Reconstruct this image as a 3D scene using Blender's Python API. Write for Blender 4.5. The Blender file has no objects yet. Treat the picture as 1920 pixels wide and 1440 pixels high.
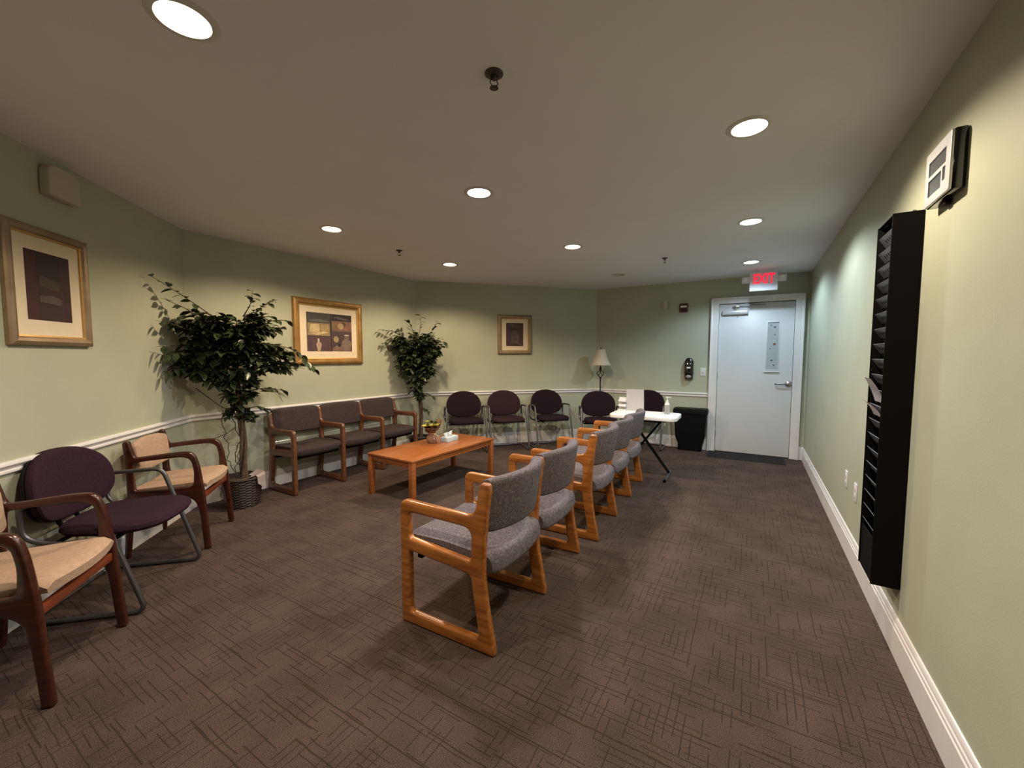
import bpy, bmesh, math, random
from mathutils import Vector, Matrix, Euler
R = math.radians
SC = bpy.context.scene
COL = SC.collection

# ------------------------------------------------------------------ camera, light, exposure
CH = 2.44                                      # ceiling height
cam_d = bpy.data.cameras.new('camera')
cam_d.sensor_width = 36.0
cam_d.lens = 761.72 * 36.0 / 1920.0
cam_d.clip_start = 0.02
cam = bpy.data.objects.new('camera', cam_d)
COL.objects.link(cam)
cam.location = (0, 0, 1.347)
cam.rotation_euler = (R(90 - 3.82), R(-0.075), 0)
SC.camera = cam
SC.view_settings.view_transform = 'Standard'
SC.view_settings.look = 'None'
SC.view_settings.gamma = 1.0
SC.view_settings.use_curve_mapping = False
SC.view_settings.exposure = 1.42
SC.cycles.diffuse_bounces = 8
SC.cycles.max_bounces = 14
world = bpy.data.worlds.new('world')
SC.world = world
world.use_nodes = True
world.node_tree.nodes['Background'].inputs[0].default_value = (0.9, 0.8, 0.7, 1)
world.node_tree.nodes['Background'].inputs[1].default_value = 0.02

WARM = (1.0, 0.77, 0.52)
NEUT = (1.0, 0.85, 0.68)
COOL = (0.80, 0.90, 1.0)
# the grid of recessed downlights: x, y, colour, strength
DOWNLIGHTS = [
    (-1.068, 1.394, (1.0, 0.82, 0.64), 34, 'large bright downlight nearest the camera, above the oval-back chair at left'),
    (1.128, 2.011, (1.0, 0.83, 0.63), 32, 'warm downlight closest to the silver time clock on the right wall'),
    (-0.222, 2.786, (0.86, 0.88, 1.0), 26, 'cool white downlight in the middle of the ceiling, above the coffee table'),
    (-1.548, 3.563, WARM, 34, 'amber downlight nearest the big leafy tree'),
    (-0.738, 4.898, WARM, 30, 'amber downlight farthest away, nearest the small tree'),
    (0.600, 4.113, WARM, 30, 'amber downlight between the cool middle one and the unlit one'),
    (1.925, 3.358, (0.84, 0.95, 1.0), 28, 'white downlight in the right row, second nearest the exit sign'),
    (2.750, 4.756, (0.66, 0.85, 1.0), 25, 'cool white downlight right in front of the exit sign'),
]
HIDDEN_LIGHTS = [(0.31, 0.62, (1.0, 0.83, 0.64), 15)]   # same grid, behind the camera

# ------------------------------------------------------------------ room plan (corner points, metres)
C0 = Vector((-2.106, 0.300)); C1 = Vector((-2.849, 3.574)); C2 = Vector((-1.393, 5.940))
C3 = Vector((1.379, 6.685)); C4 = Vector((3.824, 5.265))
RD = (Vector((1.002, 0.5)) - C4).normalized()
C5 = Vector((-1.02, -2.90)); C5 = C4 + RD * (C5 - C4).dot(RD)
C6 = C0 + RD * 2.2
PLAN = [C0, C1, C2, C3, C4, C5, C6]            # clockwise seen from above
SIDES = ['left', 'far_left', 'far', 'far_right', 'right', 'near', 'near_left']
ROOM = math.degrees(math.atan2(-RD.y, -RD.x))  # direction of the right wall

def wall_frame(i):
    a, b = PLAN[i], PLAN[(i + 1) % len(PLAN)]
    w = (b - a).normalized()
    return a, w, Vector((w.y, -w.x)), (b - a).length      # origin, along, into the room, length

def WM(i, s, z, off=0.0):
    """matrix: local x along the wall (to the right seen from inside), y INTO the room, z up"""
    a, w, n, L = wall_frame(i)
    p = a + w * s + n * off
    return Matrix(((w.x, n.x, 0, p.x), (w.y, n.y, 0, p.y), (0, 0, 1, z), (0, 0, 0, 1)))
# note: (w, n, z) is left handed, so things on walls are built with x = -along (see wall_thing)

# ------------------------------------------------------------------ materials
def new_mat(name):
    m = bpy.data.materials.new(name); m.use_nodes = True
    nt = m.node_tree; b = nt.nodes['Principled BSDF']
    return m, nt, b

def mat(name, col, rough=0.5, metal=0.0, var=0.0, scale=20.0, col2=None, bump=0.0, bscale=None, stretch=None, spec=0.5, coat=0.0, emit=None, estr=0.0):
    m, nt, b = new_mat(name)
    b.inputs['Base Color'].default_value = (*col, 1)
    b.inputs['Roughness'].default_value = rough
    b.inputs['Metallic'].default_value = metal
    b.inputs['Specular IOR Level'].default_value = spec
    b.inputs['Coat Weight'].default_value = coat
    if coat: b.inputs['Coat Roughness'].default_value = 0.15
    if emit:
        b.inputs['Emission Color'].default_value = (*emit, 1); b.inputs['Emission Strength'].default_value = estr
    if var or col2 or bump:
        tc = nt.nodes.new('ShaderNodeTexCoord'); mp = nt.nodes.new('ShaderNodeMapping')
        nt.links.new(tc.outputs['Object'], mp.inputs['Vector'])
        if stretch: mp.inputs['Scale'].default_value = stretch
        nz = nt.nodes.new('ShaderNodeTexNoise'); nz.inputs['Scale'].default_value = scale
        nz.inputs['Detail'].default_value = 5; nt.links.new(mp.outputs[0], nz.inputs['Vector'])
        if var or col2:
            cr = nt.nodes.new('ShaderNodeValToRGB')
            c2 = col2 or tuple(c * (1 - var) for c in col)
            cr.color_ramp.elements[0].position = 0.35; cr.color_ramp.elements[1].position = 0.65
            cr.color_ramp.elements[0].color = (*c2, 1); cr.color_ramp.elements[1].color = (*col, 1)
            nt.links.new(nz.outputs['Fac'], cr.inputs[0]); nt.links.new(cr.outputs[0], b.inputs['Base Color'])
        if bump:
            n2 = nz
            if bscale:
                n2 = nt.nodes.new('ShaderNodeTexNoise'); n2.inputs['Scale'].default_value = bscale
                nt.links.new(mp.outputs[0], n2.inputs['Vector'])
            bp = nt.nodes.new('ShaderNodeBump'); bp.inputs['Strength'].default_value = bump; bp.inputs['Distance'].default_value = 0.01
            nt.links.new(n2.outputs['Fac'], bp.inputs['Height']); nt.links.new(bp.outputs[0], b.inputs['Normal'])
    return m

def wood(name, light, dark, rough=0.3, coat=0.3, ax='y'):
    s = {'x': (1.2, 14, 14), 'y': (14, 1.2, 14), 'z': (14, 14, 1.2)}[ax]
    return mat(name, light, rough, col2=dark, scale=3.0, stretch=s, bump=0.05, coat=coat)

def carpet_material():
    m, nt, b = new_mat('patterned brown carpet')
    N, L = nt.nodes, nt.links
    def val(v):
        n = N.new('ShaderNodeValue'); n.outputs[0].default_value = v; return n.outputs[0]
    def mth(op, a, c=None, d=None):
        n = N.new('ShaderNodeMath'); n.operation = op
        for i, x in enumerate((a, c, d)):
            if x is None: continue
            if isinstance(x, (int, float)): n.inputs[i].default_value = x
            else: L.new(x, n.inputs[i])
        return n.outputs[0]
    tc = N.new('ShaderNodeTexCoord'); mp = N.new('ShaderNodeMapping')
    mp.inputs['Rotation'].default_value = (0, 0, R(-ROOM))
    L.new(tc.outputs['Object'], mp.inputs['Vector'])
    wob = N.new('ShaderNodeTexNoise'); wob.inputs['Scale'].default_value = 9; L.new(mp.outputs[0], wob.inputs['Vector'])
    sx = N.new('ShaderNodeSeparateXYZ'); L.new(mp.outputs[0], sx.inputs[0])
    wv = mth('MULTIPLY', mth('SUBTRACT', wob.outputs['Fac'], 0.5), 0.010)
    u = mth('ADD', sx.outputs[0], mth('ADD', wv, 40.0)); v = mth('ADD', sx.outputs[1], mth('ADD', wv, 40.0))
    def lines(a, c, pitch, seglen, thr, width, seed):
        q = mth('DIVIDE', a, pitch); row = mth('FLOOR', q); fr = mth('FRACT', q)
        w1 = N.new('ShaderNodeTexWhiteNoise'); w1.noise_dimensions = '2D'
        cx = N.new('ShaderNodeCombineXYZ'); L.new(row, cx.inputs[0]); cx.inputs[1].default_value = seed; L.new(cx.outputs[0], w1.inputs['Vector'])
        seg = mth('FLOOR', mth('ADD', mth('DIVIDE', c, seglen), mth('MULTIPLY', w1.outputs['Value'], 9.0)))
        w2 = N.new('ShaderNodeTexWhiteNoise'); w2.noise_dimensions = '3D'
        c2 = N.new('ShaderNodeCombineXYZ'); L.new(row, c2.inputs[0]); L.new(seg, c2.inputs[1]); c2.inputs[2].default_value = seed + 3.3
        L.new(c2.outputs[0], w2.inputs['Vector'])
        on = mth('GREATER_THAN', w2.outputs['Value'], thr)
        return mth('MULTIPLY', on, mth('LESS_THAN', fr, width))
    l1 = lines(u, v, 0.027, 0.105, 0.60, 0.15, 1.7)
    l2 = lines(v, u, 0.030, 0.095, 0.62, 0.14, 5.1)
    l3 = lines(u, v, 0.052, 0.30, 0.80, 0.11, 9.1)
    mx = mth('MAXIMUM', mth('MAXIMUM', l1, l2), l3)
    fine = N.new('ShaderNodeTexNoise'); fine.inputs['Scale'].default_value = 260; fine.inputs['Detail'].default_value = 3; L.new(mp.outputs[0], fine.inputs['Vector'])
    big = N.new('ShaderNodeTexNoise'); big.inputs['Scale'].default_value = 3.5; big.inputs['Detail'].default_value = 4; L.new(mp.outputs[0], big.inputs['Vector'])
    base = N.new('ShaderNodeMix'); base.data_type = 'RGBA'
    base.inputs['A'].default_value = (0.040, 0.027, 0.021, 1); base.inputs['B'].default_value = (0.132, 0.092, 0.074, 1)
    fac = mth('ADD', mth('MULTIPLY', mth('SUBTRACT', fine.outputs['Fac'], 0.5), 2.2), mth('MULTIPLY', big.outputs['Fac'], 0.9))
    L.new(fac, base.inputs['Factor'])
    dk = N.new('ShaderNodeMix'); dk.data_type = 'RGBA'; dk.inputs['B'].default_value = (0.020, 0.013, 0.010, 1)
    L.new(base.outputs['Result'], dk.inputs['A']); L.new(mth('MULTIPLY', mx, 0.62), dk.inputs['Factor'])
    L.new(dk.outputs['Result'], b.inputs['Base Color'])
    b.inputs['Roughness'].default_value = 0.95; b.inputs['Specular IOR Level'].default_value = 0.15
    bp = N.new('ShaderNodeBump'); bp.inputs['Strength'].default_value = 0.5; bp.inputs['Distance'].default_value = 0.006
    L.new(mth('SUBTRACT', fine.outputs['Fac'], mth('MULTIPLY', mx, 0.6)), bp.inputs['Height']); L.new(bp.outputs[0], b.inputs['Normal'])
    return m

M = {}
M['carpet'] = carpet_material()
M['wall'] = mat('sage green wall paint', (0.435, 0.455, 0.340), 0.5, var=0.06, scale=3.0, bump=0.05, bscale=180, spec=0.4)
M['ceiling'] = mat('flat ceiling paint', (0.80, 0.79, 0.83), 0.85, var=0.03, scale=2.0, bump=0.03, bscale=120)
M['trim'] = mat('white gloss trim paint', (0.75, 0.73, 0.72), 0.35, var=0.05, scale=6)
M['door'] = mat('white door paint', (0.62, 0.63, 0.64), 0.4, var=0.03, scale=3)
M['oak'] = wood('honey oak', (0.47, 0.175, 0.034), (0.25, 0.078, 0.013), 0.28, 0.5)
M['walnut'] = wood('reddish brown wood', (0.165, 0.062, 0.026), (0.10, 0.036, 0.015), 0.35, 0.3)
M['cherry'] = wood('dark cherry wood', (0.058, 0.013, 0.006), (0.028, 0.006, 0.003), 0.28, 0.4)
M['cherry_rail'] = wood('lighter cherry rail', (0.20, 0.045, 0.014), (0.13, 0.028, 0.009), 0.3, 0.3, 'x')
M['table_wood'] = wood('orange brown veneer', (0.38, 0.125, 0.030), (0.28, 0.082, 0.017), 0.35, 0.25, 'x')
M['gray_fabric'] = mat('heather grey fabric', (0.185, 0.165, 0.178), 0.95, col2=(0.095, 0.082, 0.092), scale=95, bump=0.35, bscale=260, spec=0.15)
M['taupe_fabric'] = mat('dark taupe fabric', (0.066, 0.048, 0.046), 0.95, col2=(0.034, 0.024, 0.023), scale=140, bump=0.3, bscale=300, spec=0.15)
M['purple_fabric'] = mat('dark purple fabric', (0.034, 0.015, 0.025), 0.95, col2=(0.024, 0.010, 0.017), scale=160, bump=0.2, bscale=400, spec=0.15)
M['aubergine_fabric'] = mat('near black aubergine fabric', (0.020, 0.010, 0.015), 0.95, col2=(0.014, 0.007, 0.010), scale=160, bump=0.2, bscale=400, spec=0.15)
M['plum_fabric'] = mat('plum brown fabric', (0.036, 0.017, 0.021), 0.95, col2=(0.027, 0.012, 0.015), scale=160, bump=0.2, bscale=400, spec=0.15)
M['beige_fabric'] = mat('beige fabric', (0.45, 0.315, 0.225), 0.95, col2=(0.39, 0.265, 0.18), scale=60, bump=0.2, bscale=300, spec=0.15)
M['tube'] = mat('grey metal tube', (0.14, 0.135, 0.14), 0.4, 0.8, var=0.1)
M['black_plastic'] = mat('black plastic', (0.004, 0.004, 0.0045), 0.6, var=0.1, spec=0.15)
M['gloss_black'] = mat('glossy black plastic', (0.005, 0.005, 0.006), 0.1, var=0.1, coat=0.6)
M['rack_black'] = mat('black painted metal', (0.0035, 0.003, 0.003), 0.7, var=0.15, spec=0.12)
M['rack_grey'] = mat('dark grey slot plate', (0.10, 0.10, 0.11), 0.35, var=0.15)
M['silver'] = mat('silver plastic', (0.62, 0.63, 0.66), 0.3, 0.3, var=0.03)
M['lcd'] = mat('grey display glass', (0.075, 0.078, 0.085), 0.25, var=0.2, scale=12)
M['steel'] = mat('brushed steel', (0.50, 0.50, 0.50), 0.28, 1.0, var=0.1, scale=30)
M['chrome'] = mat('bright metal', (0.8, 0.8, 0.8), 0.18, 1.0, var=0.05)
M['white_plastic'] = mat('white plastic', (0.66, 0.66, 0.64), 0.4, var=0.03)
M['offwhite_plastic'] = mat('ivory plastic', (0.50, 0.46, 0.37), 0.5, var=0.05)
M['white_top'] = mat('white moulded plastic', (0.82, 0.83, 0.83), 0.45, var=0.03, bump=0.05, bscale=200)
M['paper'] = mat('white paper', (0.72, 0.69, 0.69), 0.8, var=0.04, scale=8)
M['print'] = mat('pale grey print', (0.46, 0.42, 0.43), 0.8, var=0.1)
M['red_plastic'] = mat('dark red plastic', (0.085, 0.010, 0.012), 0.25, var=0.1, coat=0.3)
M['lens'] = mat('clear strobe lens', (0.8, 0.78, 0.76), 0.1, spec=0.8, var=0.05)
M['gold'] = mat('antique gold frame', (0.46, 0.27, 0.095), 0.35, 0.55, col2=(0.32, 0.17, 0.05), scale=9, bump=0.05)
M['champagne'] = mat('champagne frame', (0.33, 0.245, 0.155), 0.4, 0.4, col2=(0.25, 0.175, 0.105), scale=9, bump=0.05)
M['lip'] = mat('gold inner lip', (0.60, 0.36, 0.12), 0.3, 0.6, var=0.1)
M['matboard'] = mat('cream mat board', (0.74, 0.64, 0.47), 0.9, var=0.02)
M['shade'] = mat('cream lamp shade', (0.52, 0.47, 0.38), 0.9, var=0.05, bump=0.1, bscale=300)
M['iron'] = mat('black wrought iron', (0.012, 0.010, 0.010), 0.5, 0.4, var=0.1)
M['leaf'] = mat('dark green leaf', (0.050, 0.072, 0.030), 0.32, col2=(0.013, 0.022, 0.010), scale=22, spec=0.45)
M['bark'] = mat('brown bark', (0.115, 0.072, 0.045), 0.9, col2=(0.055, 0.034, 0.022), scale=22, bump=0.6, stretch=(3, 3, 1))
M['twig'] = mat('dark twig', (0.035, 0.024, 0.017), 0.9, var=0.2)
M['wicker'] = mat('dark wicker', (0.042, 0.024, 0.016), 0.55, col2=(0.018, 0.010, 0.007), scale=60, bump=0.4)
M['moss'] = mat('dry moss', (0.09, 0.07, 0.04), 0.95, var=0.6, scale=40, bump=0.8)
M['cloth'] = mat('white cloth', (0.66, 0.58, 0.55), 0.9, var=0.08, bump=0.2)
M['burlap'] = mat('brown burlap wrap', (0.25, 0.135, 0.085), 0.9, col2=(0.18, 0.092, 0.055), scale=60, bump=0.4)
M['kraft'] = mat('tan wrapping paper', (0.36, 0.22, 0.12), 0.7, var=0.15)
M['twine'] = mat('pale raffia', (0.66, 0.48, 0.34), 0.8, var=0.1)
M['yellow'] = mat('yellow petals', (0.80, 0.68, 0.04), 0.6, col2=(0.62, 0.60, 0.10), scale=30)
M['stamen'] = mat('cream stamen', (0.8, 0.72, 0.5), 0.6, var=0.05)
M['tissue_box'] = mat('pale blue patterned card', (0.46, 0.60, 0.62), 0.6, col2=(0.62, 0.72, 0.72), scale=25)
M['tissue'] = mat('white tissue', (0.80, 0.82, 0.82), 0.9, var=0.03)
M['mat_rubber'] = mat('black ribbed door mat', (0.010, 0.010, 0.011), 0.8, var=0.2, bump=0.3, bscale=150)
M['gel'] = mat('clear bottle', (0.30, 0.31, 0.31), 0.08, spec=0.7, var=0.1, coat=0.5)
M['film'] = mat('frosted window film', (0.40, 0.44, 0.45), 0.35, var=0.08, scale=14)
M['film_mark'] = mat('film leaf print dark', (0.10, 0.11, 0.12), 0.5, var=0.2)
M['film_red'] = mat('film leaf print red', (0.25, 0.06, 0.06), 0.5, var=0.2)
M['dark_gap'] = mat('dark gap', (0.02, 0.02, 0.022), 0.8, var=0.1)
M['sign_white'] = mat('white sign housing', (0.70, 0.70, 0.76), 0.4, var=0.02)
M['exit_red'] = mat('lit red letters', (0.6, 0.01, 0.03), 0.4, emit=(1.0, 0.015, 0.05), estr=0.42)
M['sprinkler'] = mat('tarnished sprinkler metal', (0.10, 0.09, 0.085), 0.4, 0.7, var=0.3)
M['can'] = mat('white reflector can', (0.62, 0.60, 0.57), 0.4, var=0.03)
M['off_lens'] = mat('unlit lens', (0.34, 0.32, 0.31), 0.5, var=0.05)

# ------------------------------------------------------------------ mesh helpers
def link(name, me, m, parent=None, smooth=True):
    o = bpy.data.objects.new(name, me); COL.objects.link(o)
    ms = m if isinstance(m, (list, tuple)) else [m]
    for x in ms: me.materials.append(x)
    if parent is not None: o.parent = parent
    if smooth: shade(me)
    return o

def shade(me, ang=35):
    for p in me.polygons: p.use_smooth = True
    try: me.set_sharp_from_angle(angle=R(ang))
    except Exception: pass

def obj(name, bm, m, parent=None, smooth=True):
    bmesh.ops.recalc_face_normals(bm, faces=bm.faces[:])
    me = bpy.data.meshes.new(name); bm.to_mesh(me); bm.free()
    return link(name, me, m, parent, smooth)

def thing(name, label, cat, loc=(0, 0, 0), rz=0.0, group=None, mw=None):
    o = bpy.data.objects.new(name, None); COL.objects.link(o)
    o.empty_display_size = 0.1
    if mw is not None: o.matrix_world = mw
    else: o.location = loc; o.rotation_euler = (0, 0, R(rz))
    return tag(o, label, cat, group)

def tag(o, label, cat, group=None, kind=None):
    o['label'] = label; o['category'] = cat
    if group: o['group'] = group
    if kind: o['kind'] = kind
    return o

def struct(name, bm, m, parent=None, smooth=True):
    o = obj(name, bm, m, parent, smooth)
    if parent is None: o['kind'] = 'structure'
    return o

def box(bm, x0, x1, y0, y1, z0, z1, bev=0.0, seg=2, mi=0, mtx=None):
    r = bmesh.ops.create_cube(bm, size=1.0)
    vs = r['verts']
    for v in vs:
        v.co = Vector((x0 + (v.co.x + .5) * (x1 - x0), y0 + (v.co.y + .5) * (y1 - y0), z0 + (v.co.z + .5) * (z1 - z0)))
    fs = {f for v in vs for f in v.link_faces}
    for f in fs: f.material_index = mi
    if bev:
        es = list({e for v in vs for e in v.link_edges})
        rr = bmesh.ops.bevel(bm, geom=es, offset=bev, segments=seg, affect='EDGES', profile=0.5)
        vs = list({v for f in rr['faces'] for v in f.verts} | {v for v in vs if v.is_valid})
        for v in vs:
            for f in v.link_faces: f.material_index = mi
    if mtx is not None:
        for v in vs: v.co = mtx @ v.co
    return vs

def catmull(pts, n=6, closed=False):
    P = [Vector(p) for p in pts]; out = []
    N = len(P)
    rng = range(N) if closed else range(N - 1)
    for i in rng:
        p1, p2 = P[i], P[(i + 1) % N]
        p0 = P[i - 1] if (i > 0 or closed) else p1 * 2 - p2
        p3 = P[(i + 2) % N] if (i + 2 < N or closed) else p2 * 2 - p1
        for k in range(n):
            t = k / n
            out.append(0.5 * ((2 * p1) + (p2 - p0) * t + (2 * p0 - 5 * p1 + 4 * p2 - p3) * t * t + (3 * p1 - p0 - 3 * p2 + p3) * t ** 3))
    if not closed: out.append(P[-1])
    return out

def tube(bm, pts, r, seg=8, closed=False, rads=None, mi=0):
    P = [Vector(p) for p in pts]; n = len(P); rings = []; up = None
    for i, p in enumerate(P):
        if closed: t = (P[(i + 1) % n] - P[i - 1])
        else: t = P[min(i + 1, n - 1)] - P[max(i - 1, 0)]
        if t.length < 1e-9: t = Vector((0, 0, 1))
        t.normalize()
        if up is None: up = t.orthogonal().normalized()
        else:
            up = up - t * up.dot(t)
            up = up.normalized() if up.length > 1e-6 else t.orthogonal().normalized()
        s = t.cross(up); rr = rads[i] if rads else r
        rings.append([bm.verts.new(p + (up * math.cos(a) + s * math.sin(a)) * rr) for a in [2 * math.pi * k / seg for k in range(seg)]])
    m = n if closed else n - 1
    for i in range(m):
        a, b = rings[i], rings[(i + 1) % n]
        for k in range(seg):
            f = bm.faces.new((a[k], a[(k + 1) % seg], b[(k + 1) % seg], b[k])); f.material_index = mi
    if not closed:
        bm.faces.new(rings[0][::-1]).material_index = mi; bm.faces.new(rings[-1]).material_index = mi

def rounded_path(pts, r=0.03, n=5):
    """3D polyline with each interior corner replaced by an arc-like curve"""
    P = [Vector(p) for p in pts]; out = [P[0]]
    for i in range(1, len(P) - 1):
        a = (P[i - 1] - P[i]); b = (P[i + 1] - P[i]); rr = min(r, a.length * .45, b.length * .45)
        A = P[i] + a.normalized() * rr; B = P[i] + b.normalized() * rr
        for k in range(n + 1):
            t = k / n; out.append(A * (1 - t) ** 2 + P[i] * 2 * t * (1 - t) + B * t * t)
    out.append(P[-1]); return out

def lathe(bm, prof, seg=24, c=(0, 0), mi=0, cap=True):
    rings = []
    for r, z in prof:
        rings.append([bm.verts.new((c[0] + r * math.cos(2 * math.pi * k / seg), c[1] + r * math.sin(2 * math.pi * k / seg), z)) for k in range(seg)])
    for a, b in zip(rings, rings[1:]):
        for k in range(seg):
            bm.faces.new((a[k], a[(k + 1) % seg], b[(k + 1) % seg], b[k])).material_index = mi
    if cap:
        bm.faces.new(rings[0][::-1]).material_index = mi; bm.faces.new(rings[-1]).material_index = mi

def round_poly(pts, rad, n=5):
    """closed 2D polygon -> rounded polygon; pts may carry own radius as 3rd value"""
    out = []; N = len(pts)
    for i in range(N):
        p = Vector(pts[i][:2]); a = Vector(pts[i - 1][:2]) - p; b = Vector(pts[(i + 1) % N][:2]) - p
        r = pts[i][2] if len(pts[i]) > 2 else rad
        r = min(r, a.length * .48, b.length * .48)
        if r <= 1e-5: out.append(p); continue
        A = p + a.normalized() * r; B = p + b.normalized() * r
        for k in range(n + 1):
            t = k / n; out.append(A * (1 - t) ** 2 + p * 2 * t * (1 - t) + B * t * t)
    return out

def plate_mesh(loops, thick, bev, axes='yz'):
    """flat plate with holes and softened edges. loops = list of closed 2D point lists (outer first).
    axes: 'yz' -> plate stands in the local yz plane, centred on x=0; 'xz' ; 'xy'"""
    cu = bpy.data.curves.new('tmp', 'CURVE'); cu.dimensions = '2D'; cu.fill_mode = 'BOTH'
    cu.extrude = max(thick / 2 - bev, 0.0005); cu.bevel_depth = bev; cu.bevel_resolution = 2; cu.offset = -bev
    for lp in loops:
        sp = cu.splines.new('POLY'); sp.points.add(len(lp) - 1); sp.use_cyclic_u = True
        for i, q in enumerate(lp): sp.points[i].co = (q[0], q[1], 0, 1)
    o = bpy.data.objects.new('tmp', cu); COL.objects.link(o)
    dg = bpy.context.evaluated_depsgraph_get(); dg.update()
    me = bpy.data.meshes.new_from_object(o.evaluated_get(dg))
    bpy.data.objects.remove(o); bpy.data.curves.remove(cu)
    for v in me.vertices:
        a, b, c = v.co
        v.co = {'yz': (c, a, b), 'xz': (a, -c, b), 'xy': (a, b, c)}[axes]
    bm = bmesh.new(); bm.from_mesh(me); bpy.data.meshes.remove(me)
    bmesh.ops.remove_doubles(bm, verts=bm.verts[:], dist=1e-5)
    return bm

def text_bm(txt, size, depth, bold=0.0, squeeze=1.0):
    cu = bpy.data.curves.new('tmp', 'FONT'); cu.body = txt; cu.size = size; cu.extrude = depth; cu.offset = bold
    cu.align_x = 'CENTER'; cu.align_y = 'CENTER'; cu.space_character = 1.05
    o = bpy.data.objects.new('tmp', cu); COL.objects.link(o)
    dg = bpy.context.evaluated_depsgraph_get(); dg.update()
    me = bpy.data.meshes.new_from_object(o.evaluated_get(dg))
    bpy.data.objects.remove(o); bpy.data.curves.remove(cu)
    bm = bmesh.new(); bm.from_mesh(me); bpy.data.meshes.remove(me)
    for v in bm.verts: v.co = Vector((v.co.x * squeeze, -v.co.z, v.co.y))
    return bm

def copy_tree(o, parent=None):
    c = o.copy(); COL.objects.link(c); c.parent = parent
    for ch in [k for k in KIDS(o)]: copy_tree(ch, c)
    return c
def KIDS(o): return [k for k in bpy.data.objects if k.parent == o]

def grid_solid(bm, f, nu, nv, close_u=False, mi=0):
    V = [[bm.verts.new(f(u / nu, v / nv)) for v in range(nv + 1)] for u in range(nu + 1)]
    for i in range(nu):
        for j in range(nv):
            bm.faces.new((V[i][j], V[i + 1][j], V[i + 1][j + 1], V[i][j + 1])).material_index = mi
    return V

def slab(bm, outline, y_front, y_back, bulge=None, dome=0.0, edge=0.015, rings=3):
    """upholstered panel: outline = closed 2D (x,z) list; front faces +y. bulge(x,z)-> y offset"""
    bulge = bulge or (lambda x, z: 0.0)
    cx = sum(p[0] for p in outline) / len(outline); cz = sum(p[1] for p in outline) / len(outline)
    n = len(outline)
    def ring(scale_in, y, extra=0.0):
        out = []
        for p in outline:
            d = Vector((p[0] - cx, p[1] - cz)); L = d.length or 1
            q = d * max(0.0, (L - scale_in) / L)
            x, z = cx + q.x, cz + q.y
            out.append(bm.verts.new((x, y + bulge(x, z) + extra, z)))
        return out
    seq = []
    mx = min((Vector((p[0] - cx, p[1] - cz)).length for p in outline))
    th = y_front - y_back
    e = min(edge, th * .5)
    for k in range(4):                       # rounded back edge
        a = k / 3 * math.pi / 2
        seq.append((e * (1 - math.sin(a)), y_back + e * (1 - math.cos(a)) ))
    for k in range(4):
        a = k / 3 * math.pi / 2
        seq.append((e * (1 - math.cos(a)), y_front - e * (1 - math.sin(a))))
    R_ = [ring(s, y) for s, y in seq]
    fr = []
    for k in range(1, 6):
        t = k / 6
        s = e + (mx - e) * t
        fr.append(ring(s, y_front, dome * (1 - (1 - t) ** 2)))
    back = []
    for k in range(1, 6):
        t = k / 6; back.append(ring(e + (mx - e) * t, y_back))
    allr = back[::-1] + R_ + fr
    for a, b in zip(allr, allr[1:]):
        for k in range(n): bm.faces.new((a[k], a[(k + 1) % n], b[(k + 1) % n], b[k]))
    bm.faces.new(allr[0][::-1]); bm.faces.new(allr[-1])

# ------------------------------------------------------------------ the setting
def prism(bm, poly, z0, z1, mi=0):
    a = [bm.verts.new((p[0], p[1], z0)) for p in poly]; b = [bm.verts.new((p[0], p[1], z1)) for p in poly]
    n = len(poly)
    for k in range(n): bm.faces.new((a[k], a[(k + 1) % n], b[(k + 1) % n], b[k])).material_index = mi
    bm.faces.new(a[::-1]).material_index = mi; bm.faces.new(b).material_index = mi

cen = sum(PLAN, Vector((0, 0))) / len(PLAN)
grown = [p + (p - cen).normalized() * 0.25 for p in PLAN]
bm = bmesh.new(); prism(bm, PLAN, -0.1, 0.0); struct('floor', bm, M['carpet'], smooth=False)

# ceiling with round openings for the recessed lights
LR = 0.078
holes = [(x, y) for x, y, *_ in DOWNLIGHTS] + [(1.42, 5.49)] + [(x, y) for x, y, *_ in HIDDEN_LIGHTS]
loops = [[(p.x, p.y) for p in grown]] + [[(x + LR * math.cos(a), y + LR * math.sin(a)) for a in [2 * math.pi * k / 32 for k in range(32)]] for x, y in holes]
bm = plate_mesh(loops, 0.012, 0.0002, 'xy')
for v in bm.verts: v.co.z += CH + 0.006
struct('ceiling', bm, M['ceiling'], smooth=False)

for i, side in enumerate(SIDES):
    a, w, n, L = wall_frame(i)
    bm = bmesh.new()
    q = [a - w * 0.0, a + w * L, a + w * (L + 0.0) - n * 0.1, a - n * 0.1]
    prism(bm, q, -0.1, CH + 0.02)
    struct('wall_' + side, bm, M['wall'], smooth=False)

def wall_profile(i, s0, s1, prof, z0):
    """extrude a (offset, z) profile along wall i"""
    a, w, n, L = wall_frame(i); bm = bmesh.new()
    ends = []
    for s in (s0, s1):
        ends.append([bm.verts.new((*(a + w * s + n * d), z0 + z)) for d, z in prof])
    A, B = ends; k = len(prof)
    for j in range(k): bm.faces.new((A[j], A[(j + 1) % k], B[(j + 1) % k], B[j]))
    bm.faces.new(A[::-1]); bm.faces.new(B)
    return bm
RAIL = [(0, 0), (0.010, 0.0), (0.016, 0.006), (0.016, 0.016), (0.010, 0.021), (0.010, 0.028), (0.020, 0.034), (0.026, 0.044), (0.024, 0.054), (0.014, 0.060), (0, 0.060)]
BASE = [(0, 0), (0.016, 0), (0.016, 0.120), (0.012, 0.124), (0.013, 0.138), (0.009, 0.143), (0.010, 0.156), (0.005, 0.166), (0, 0.168)]
lens = [wall_frame(i)[3] for i in range(7)]
for k, (i, s0, s1) in enumerate([(0, 0, lens[0]), (1, 0, lens[1]), (2, 0, lens[2]), (3, 0, 1.684)]):
    struct('trim_%d' % (k + 1), wall_profile(i, s0, s1, RAIL, 0.770), M['trim'])
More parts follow.
